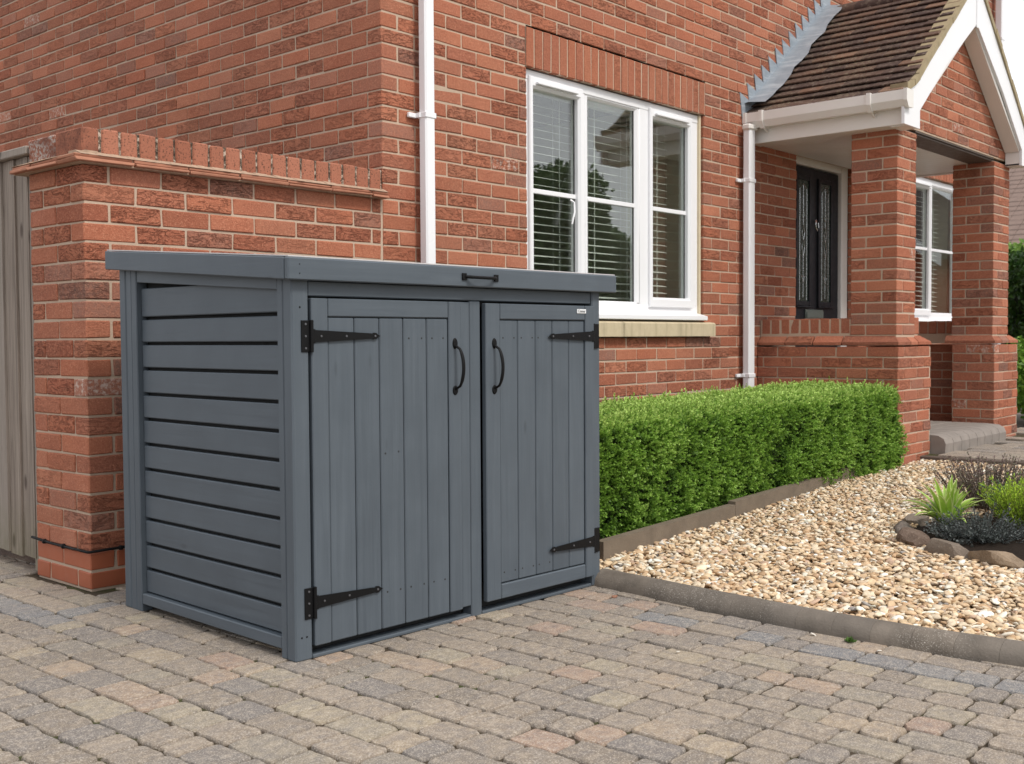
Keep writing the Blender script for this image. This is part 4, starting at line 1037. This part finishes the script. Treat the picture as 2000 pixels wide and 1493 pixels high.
# ============================================================ SHED (bin store)
SO, SA = Vector((-1.622, -1.393, 0)), D2R(-2.2)
sh = empty('bin_store', 'slate grey painted timber bin store with slatted side and two doors', 'bin store', SO, SA)
W, D = 1.435, 1.05; cs = lambda: (random.random(), random.random(), 0)
def snap(V): V = V.copy(); m = V[:, 2] > .9; V[m, 2] = 1.138+.073*(V[m, 1]+.03)+.0025; return V
def P_(name, mat, boxes, parent=None, ch=.003, fn=None, smooth=30):
    B = MB()
    for (a, b) in boxes: B.box(a, b, ch, cs(), fn=fn)
    return B.build(name, mat, parent or sh, smooth)
def ztop(y): return 1.138+.073*(y+.03)      # underside of lid
for (x0, x1, y0, y1) in ((0, .062, 0, .045), (1.388, W, 0, .045), (0, .062, 1.005, D), (1.388, W, 1.005, D)):
    P_('post', PZ, [((x0, y0, 0), (x1, y1, ztop(y0)-.002))], ch=.005, fn=snap)
P_('centre_post', PZ, [((.735, .004, 0), (.786, .05, 1.092))])
P_('header_rail', PX, [((.064, .006, 1.094), (1.386, .04, 1.1395))]); P_('header_light_block', DARKIN, [((.03, .041, 1.07), (1.41, .055, 1.150))])  # dark sheet behind the header is added to stop light leaking through
P_('threshold', PX, [((.064, .004, .0), (.733, .05, .012))]); P_('threshold', PX, [((.788, .004, .0), (1.386, .05, .012))]); P_('door_gap_shade', DARKIN, [((.064, .06, .0), (1.386, .065, .10))])  # added dark strip stands for the shade in the gap under the doors
def side(x, s):
    xo = lambda a, b: (min(x, x+s*b), )
    for bb in (((x+s*.0012, .0465, .002), (x+s*.045, .076, ztop(.05)-.006)), ((x+s*.0012, .930, .0), (x+s*.045, .966, ztop(.93)-.004)), ((x+s*.002, .967, 0), (x+s*.045, 1.004, ztop(.96)-.004))): P_('corner_trim', PZ, [bb], fn=snap)
    P_('gap_shade_sheet', DARKIN, [((x+s*.047, .06, .03), (x+s*.052, 1.0, 1.13))], fn=snap)  # added dark sheet keeps the gaps between the slats looking shaded
    B = MB(); z0 = .0705
    for k in range(12):
        za = z0+k*.0888; zb = za+.0775
        if k == 11: zb = za+.10
        y0, y1 = .078, .928
        def fn(V, za=za, zb=zb, k=k):
            V = V.copy()
            if k == 11:
                lim = ztop(V[:, 1])-.004; V[:, 2] = np.minimum(V[:, 2], lim)
            return V
        B.box((x+s*.020, y0, za), (x+s*.036, y1, zb), .003, cs(), fn=fn)
    B.build('side_slats', PY, sh, 30)
    B = MB(); B.box((x+s*.003, .078, .028), (x+s*.04, .928, .066), .003, cs()); B.build('bottom_rail', PY, sh, 30)
    B = MB()
    def fn(V): V = V.copy(); V[:, 2] += np.where(V[:, 2] > 1.125, .073*(V[:, 1]+.03), .064*(V[:, 1]+.0)); return V
    B.box((x+s*.004, .0775, 1.109), (x+s*.019, .929, 1.1405), .002, cs(), fn=fn); B.build('top_rail', PY, sh, 30)
side(0, 1); side(W, -1)
P_('back_panel', PX, [((.07, 1.01, .03+k*.118), (1.38, 1.03, .03+k*.118+.110)) for k in range(10)])
P_('floor', PX, [((.06, .08, .02), (1.375, 1.0, .035))])
P_('gap_shade_sheet', DARKIN, [((.75, .06, .04), (.765, .98, 1.08))])  # added dark sheet standing for shade behind the centre gap
# lid
def lf(V): V = V.copy(); V[:, 2] += .073*(V[:, 1]+.03); return V
lid = P_('lid', PX, [((-.03, -.03, 1.138), (1.503, -.008, 1.205))], fn=lf, ch=.004)
P_('side_board', PY, [((-.032, -.0075, 1.138), (-.010, 1.09, 1.204))], lid, fn=lf); P_('side_board', PY, [((1.483, -.0075, 1.138), (1.505, 1.09, 1.204))], lid, fn=lf)
P_('lid_light_block', DARKIN, [((-.0098, -.0072, 1.1415), (1.4828, 1.08, 1.1705))], lid, fn=lf)  # added dark sheet, blocks light showing through the slit under the lid
P_('lid_planks', PX, [((-.008, -.006+k*.1375, 1.172), (1.481, .1285+k*.1375, 1.190)) for k in range(8)], lid, fn=lf)
FELT = m_simple('pale_roof_felt', (.52, .50, .50), .8, .15, 60)
P_('roof_sheet', FELT, [((-.026, -.024, 1.2055), (1.499, 1.085, 1.2095))], lid, fn=lf, ch=.0005)
def screws(pts, parent, mat=SCREW, r=.0035):
    B = MB()
    for (x, y, z) in pts: B.tube([(x, y+.002, z), (x, y-.0012, z)], [r, r*.8], 8)
    return B.build('screws', mat, parent, 40)
def dholes(pts, parent):
    B = MB()
    for (x, y, z) in pts: B.tube([(x, y+.002, z), (x, y-.0004, z)], .0032, 7)
    return B.build('nail_holes', DARKIN, parent, 40)
# doors
def mkdoor(x0, x1, z0, z1, planks, stileL, stileR, bottom_rail, y):
    fy = y; B = MB(); B.box((x0+.006, fy+.0205, z0+.004), (x1-.006, fy+.027, z1-.004), .001, cs()); d = B.build('door', PZ, sh, 30)
    B = MB(); B.box((x0, fy, z0), (stileL, fy+.022, z1), .003, cs()); B.build('stile', PZ, d, 30); B = MB(); B.box((stileR, fy, z0), (x1, fy+.022, z1), .003, cs()); B.build('stile', PZ, d, 30)
    B = MB(); B.box((stileL+.0015, fy+.0005, z1-.055), (stileR-.0015, fy+.022, z1), .003, cs()); B.build('door_rail', PX, d, 30)
    if bottom_rail: B = MB(); B.box((stileL+.0015, fy+.0005, z0), (stileR-.0015, fy+.022, z0+.052), .003, cs()); B.build('door_rail', PX, d, 30)
    B = MB(); zt = z1-.058; zb = z0+.055 if bottom_rail else z0
    for a, b in zip(planks[:-1], planks[1:]): B.box((a+.0012, fy+.006 if bottom_rail else fy+.0035, zb), (b-.0012, fy+.02, zt), .0035, cs())
    B.build('door_planks', PZ, d, 30)
    return d
d1 = mkdoor(.069, .687, .038, 1.088, [.131, .233, .333, .432, .533, .629], .130, .630, False, -.004)
P_('closing_strip', PZ, [((.6885, .003, .042), (.733, .022, 1.088))], d1)
d2 = mkdoor(.797, 1.386, .044, 1.086, [.869, .964, 1.058, 1.150, 1.243, 1.333], .868, 1.334, True, -.012)
dholes([(x, -.0008, .966) for x in (.455, .510, .556, .606)]+[(x, -.0008, .155) for x in (.355, .41, .455, .512, .556, .606)]+[(.352, -.0008, .60), (.407, -.0008, .602)], d1)
dholes([(x, -.0062, .966) for x in (.888, .944, .982, 1.04, 1.072, 1.13)]+[(x, -.0062, .135) for x in (.888, .944, .982, 1.04, 1.072, 1.13)], d2)
screws([(.0005+.04, 0, .072), (.022, 0, .072), (.03, 0, 1.06)], sh, BLK)
def hinge(parent, side_, zc, yd):
    """side_=+1: knuckle at left, strap points right"""
    xk = .0665 if side_ > 0 else 1.387; s = side_; B = MB(); y = yd-.0035
    B.box((xk-s*(.034 if s > 0 else .036), -.004 if s > 0 else -.007, zc-.047), (xk-s*.003, -.0002, zc+.047), .0015)
    B.tube([(xk, -.008, zc-.048), (xk, -.008, zc+.048)], .0055, 10)
    B.box((xk+s*.002, yd-.0045, zc-.021), (xk+s*.014, yd-.0003, zc+.021), .001)
    L_ = .245; V = []; zz = [(.012, .0185), (.225, .0085), (.232, .0065), (.238, .0105), (.248, .0095), (.255, .004), (.264, .0)]
    up_ = [(xk+s*a, zc+h) for a, h in zz]; dn = [(xk+s*a, zc-h) for a, h in zz[:-1]][::-1]; poly = up_+dn
    if s > 0: poly = poly[::-1]
    B.prism(poly, 1, y-.0008, yd-.0002)
    h = B.build('hinge', BLK, parent, 30)
    pts = [(xk-s*.019, -.004, zc+.036), (xk-s*.019, -.004, zc), (xk-s*.019, -.004, zc-.036)]+[(xk+s*a, y-.001, zc+o_) for a, o_ in ((.035, 0), (.13, 0), (.243, 0))]
    B = MB()
    for (a, b, c) in pts: B.tube([(a, b+.001, c), (a, b-.0014, c)], [.0042, .003], 8)
    B.build('hinge_screws', SCREW, parent, 40)
hinge(d1, 1, .974, -.004); hinge(d1, 1, .172, -.004); hinge(d2, -1, .971, -.012); hinge(d2, -1, .180, -.012)
def dhandle(parent, x, y, za, zb):
    B = MB(); pts = []
    for k in range(15):
        t = k/14; z = zb+.018+(za-.024-zb-.018)*(1-t); bow = .034*min(1, math.sin(math.pi*t)**.42); pts.append((x+bow*.12, y-.004-bow, z))
    B.tube(pts, [(.0058, .0042)]*3+[(.0066, .0048)]*9+[(.0055, .004)]*3, 10, flat=(1, 0, 0))
    for (z, a, b) in ((za-.016, .0115, .019), (zb+.014, .0125, .0165)):
        n = 16; V = [(x+a*math.cos(i*2*math.pi/n), y-.0005, z+b*math.sin(i*2*math.pi/n)) for i in range(n)]+[(x+.8*a*math.cos(i*2*math.pi/n), y-.004, z+.8*b*math.sin(i*2*math.pi/n)) for i in range(n)]+[(x, y-.0045, z)]
        B.raw(V, [[i, (i+1) % n, n+(i+1) % n, n+i] for i in range(n)]+[[n+i, n+(i+1) % n, 2*n] for i in range(n)])
    return B.build('handle', BLK, parent, 40)
dhandle(d1, .657, -.004, .964, .776); dhandle(d2, .838, -.012, .963, .772)
# lid handle (horizontal)
B = MB(); pts = []
for k in range(13):
    t = k/12; bow = .026*min(1, math.sin(math.pi*t)**.5); pts.append((.684+.138*t, -.034-bow, 1.172-bow*.1))
B.tube(pts, [(.0055, .0065)]*13, 10, flat=(0, 0, 1))
for xx in (.676, .829): B.box((xx-.010, -.0355, 1.160), (xx+.010, -.0302, 1.184), .003)
B.build('handle', BLK, lid, 40)
screws([(.010, -.0302, 1.185), (.010, -.0302, 1.158)], lid, BLK, .002)
# name plate
B = MB(); B.box((1.283, -.0145, 1.057), (1.335, -.0118, 1.073), .0008); np_ = B.build('name_plate', m_simple('plate_silver', (.75, .76, .77), .35, .03), d2)
tcu = bpy.data.curves.new('plate_text', 'FONT'); tcu.body = 'Cosnar'; tcu.size = .0145; tcu.extrude = .0002; tcu.align_x = 'CENTER'; tcu.align_y = 'CENTER'; tcu.offset = .0002
to = bpy.data.objects.new('tmp', tcu); link(to); dg = bpy.context.evaluated_depsgraph_get(); dg.update(); tm = bpy.data.meshes.new_from_object(to.evaluated_get(dg)); bpy.data.objects.remove(to)
txo = link(bpy.data.objects.new('lettering', tm)); tm.materials.clear(); tm.materials.append(BLK); txo.parent = np_; txo.location = (1.309, -.0147, 1.065); txo.rotation_euler = (D2R(90), 0, 0)
# bin inside, glimpsed below the left door
# ============================================================ BEYOND
def leafblob(name, root, boxes, n, L, W, c0, c1, seed, nrm_up=.3):
    rs = np.random.default_rng(seed); P = []; 
    for (cx, cy, cz, rx, ry, rz) in boxes:
        m = int(n/len(boxes)); d = rs.normal(size=(m, 3)); d /= np.linalg.norm(d, axis=1)[:, None]; rr = rs.uniform(.72, 1.0, (m, 1))+.12*lump(d*1.0, 5, seed)[:, None]
        P.append(np.array([cx, cy, cz])+d*rr*np.array([rx, ry, rz]))
    P = np.concatenate(P); D = rs.normal(size=P.shape); D[:, 2] += nrm_up; t = rs.uniform(0, 1, (len(P), 1)); C = np.array(c0)*(1-t)+np.array(c1)*t
    V, F, C = leaves(P, D, rs.uniform(.7, 1.3, len(P))*L, rs.uniform(.7, 1.3, len(P))*W, C, rs); o = fastmesh(name, V, F, C, LEAF); under(o, root); return o
h1 = empty('garden_hedge', 'tall dark green hedge beyond the porch pillar at the right edge', 'hedge', (13.5, .9, 0))
leafblob('foliage', h1, [(13.0+i*.45, .1+i*.45, .9+.75*k, .6, .6, .62) for i in range(6) for k in range(2)], 30000, .09, .05, (.02, .055, .012), (.06, .13, .02), 31)
B = MB()
for i in range(6): B.tube([(13+i*.45, .1+i*.45, 0), (13+i*.45, .1+i*.45, 1.6)], .35, 8, col=(.01, .02, .006))
under(B.build('inner_growth', m_attr('hedge_inner', .9)), h1)
h2 = empty('leafy_shrub', 'bright yellow-green shrub low beside the porch pillar at the right edge', 'shrub', (9.6, -.6, 0))
leafblob('foliage', h2, [(9.6, -.6, .45, .9, .75, .5), (10.6, -.2, .5, .9, .75, .5)], 16000, .06, .035, (.08, .20, .02), (.22, .40, .05), 32)
B = MB(); B.tube([(9.7, -.5, 0), (9.7, -.5, .5)], .4, 8, col=(.01, .03, .006)); under(B.build('inner_growth', m_attr('shrub_inner', .9)), h2)
h3 = empty('light_green_tree', 'small pale green bush above the dark hedge at the right edge', 'tree', (17, 2.6, 0))
leafblob('crown', h3, [(17, 2.4, 1.9, 1.0, .9, .75), (18, 3.4, 2.0, 1.1, 1, .8)], 12000, .10, .06, (.12, .24, .04), (.30, .46, .10), 33)
B = MB(); B.tube([(17, 2.6, 0), (17.2, 2.7, 1.6)], [.1, .06], 8, col=(.1, .08, .06)); under(B.build('trunk', m_attr('bark', .9)), h3)
# neighbouring house roof
nh = empty('neighbour_house', 'low building with brown tiled roof beyond the hedge', 'house', (24, 5, 0))
B = MB(); B.box((20.5, 2.6, 0), (28, 9, 2.9), .01, (.4, .2, .2)); under(B.build('wall', SMOOTH_BR), nh)
B = MB()
for k in range(22):
    z0 = 2.75+k*.12; x0 = 20.1+k*.2
    for j in range(26): B.box((x0, 1.9+j*.3, z0), (x0+.26, 1.9+j*.3+.294, z0+.04), .006, (random.random(), .5, .5), fn=lambda V, x0=x0: np.stack([V[:, 0], V[:, 1], V[:, 2]+(V[:, 0]-x0)*.6], 1))
under(B.build('roof', m_simple('brown_roof_tile', (.20, .14, .115), .9, .25, 10, .5)), nh)
# trees across the road (seen only as reflections in the glass)
def bigtree(x, y, h, seed, label):
    rt_ = empty('tree', label, 'tree', (x, y, 0)); r = np.random.default_rng(seed); B = MB(); B.tube([(x, y, 0), (x+.1, y, h*.4), (x, y+.1, h*.8)], [.22, .15, .05], 10, col=(.11, .085, .06)); bl = []
    for i in range(14):
        a = r.uniform(0, 6.28); q = r.uniform(.2, 1); e = np.array([x+math.cos(a)*q*h*.27, y+math.sin(a)*q*h*.27, h*(.42+.5*r.uniform()*(1-.4*q))]); B.tube([(x, y, h*.35), tuple((np.array([x, y, h*.5])+e)/2), tuple(e)], [.07, .04, .015], 6, col=(.11, .085, .06)); bl.append((*e, h*.17, h*.17, h*.13))
    under(B.build('trunk', m_attr('bark_'+str(seed), .9)), rt_); leafblob('crown', rt_, bl, 16000, .16, .10, (.03, .08, .015), (.09, .17, .03), seed)
bigtree(16.2, -12, 5.6, 41, 'broad leafy tree across the road, reflected in the window glass')
bigtree(18.8, -13., 4.4, 42, 'smaller leafy tree across the road, reflected at the window edge')
nh2 = empty('opposite_house', 'brick house across the road, mirrored in the porch window', 'house', (24, -8, 0))
B = MB(); B.box((19, -12, 0), (27, -4.5, 2.7), .01, (.4, .2, .2)); B.prism([(-12, 2.7), (-4.5, 2.7), (-8.25, 5.3)], 0, 19.01, 19.2); under(B.build('wall', SMOOTH_BR), nh2)
B = MB(); B.prism([(-12.4, 2.62), (-8.25, 5.55), (-4.1, 2.62), (-4.1, 2.5), (-8.25, 5.4), (-12.4, 2.5)], 0, 18.7, 27.2); under(B.build('roof', TILE), nh2)
B = MB(); B.prism([(-12.4, 2.6), (-8.25, 5.53), (-4.1, 2.6), (-4.1, 2.36), (-8.25, 5.25), (-12.4, 2.36)], 0, 18.66, 18.69); under(B.build('bargeboard', UPVC), nh2)
for (a, b) in ((-10.8, -9.2), (-7.3, -5.7)):
    B = MB(); B.box((18.96, a, 1.0), (18.99, b, 2.3), .01); f_ = under(B.build('window', UPVC), nh2)
    G = MB(); G.box((18.945, a+.08, 1.08), (18.955, b-.08, 2.22), .002); G.build('glass', DARKIN, f_)
print('objects', len(bpy.data.objects))
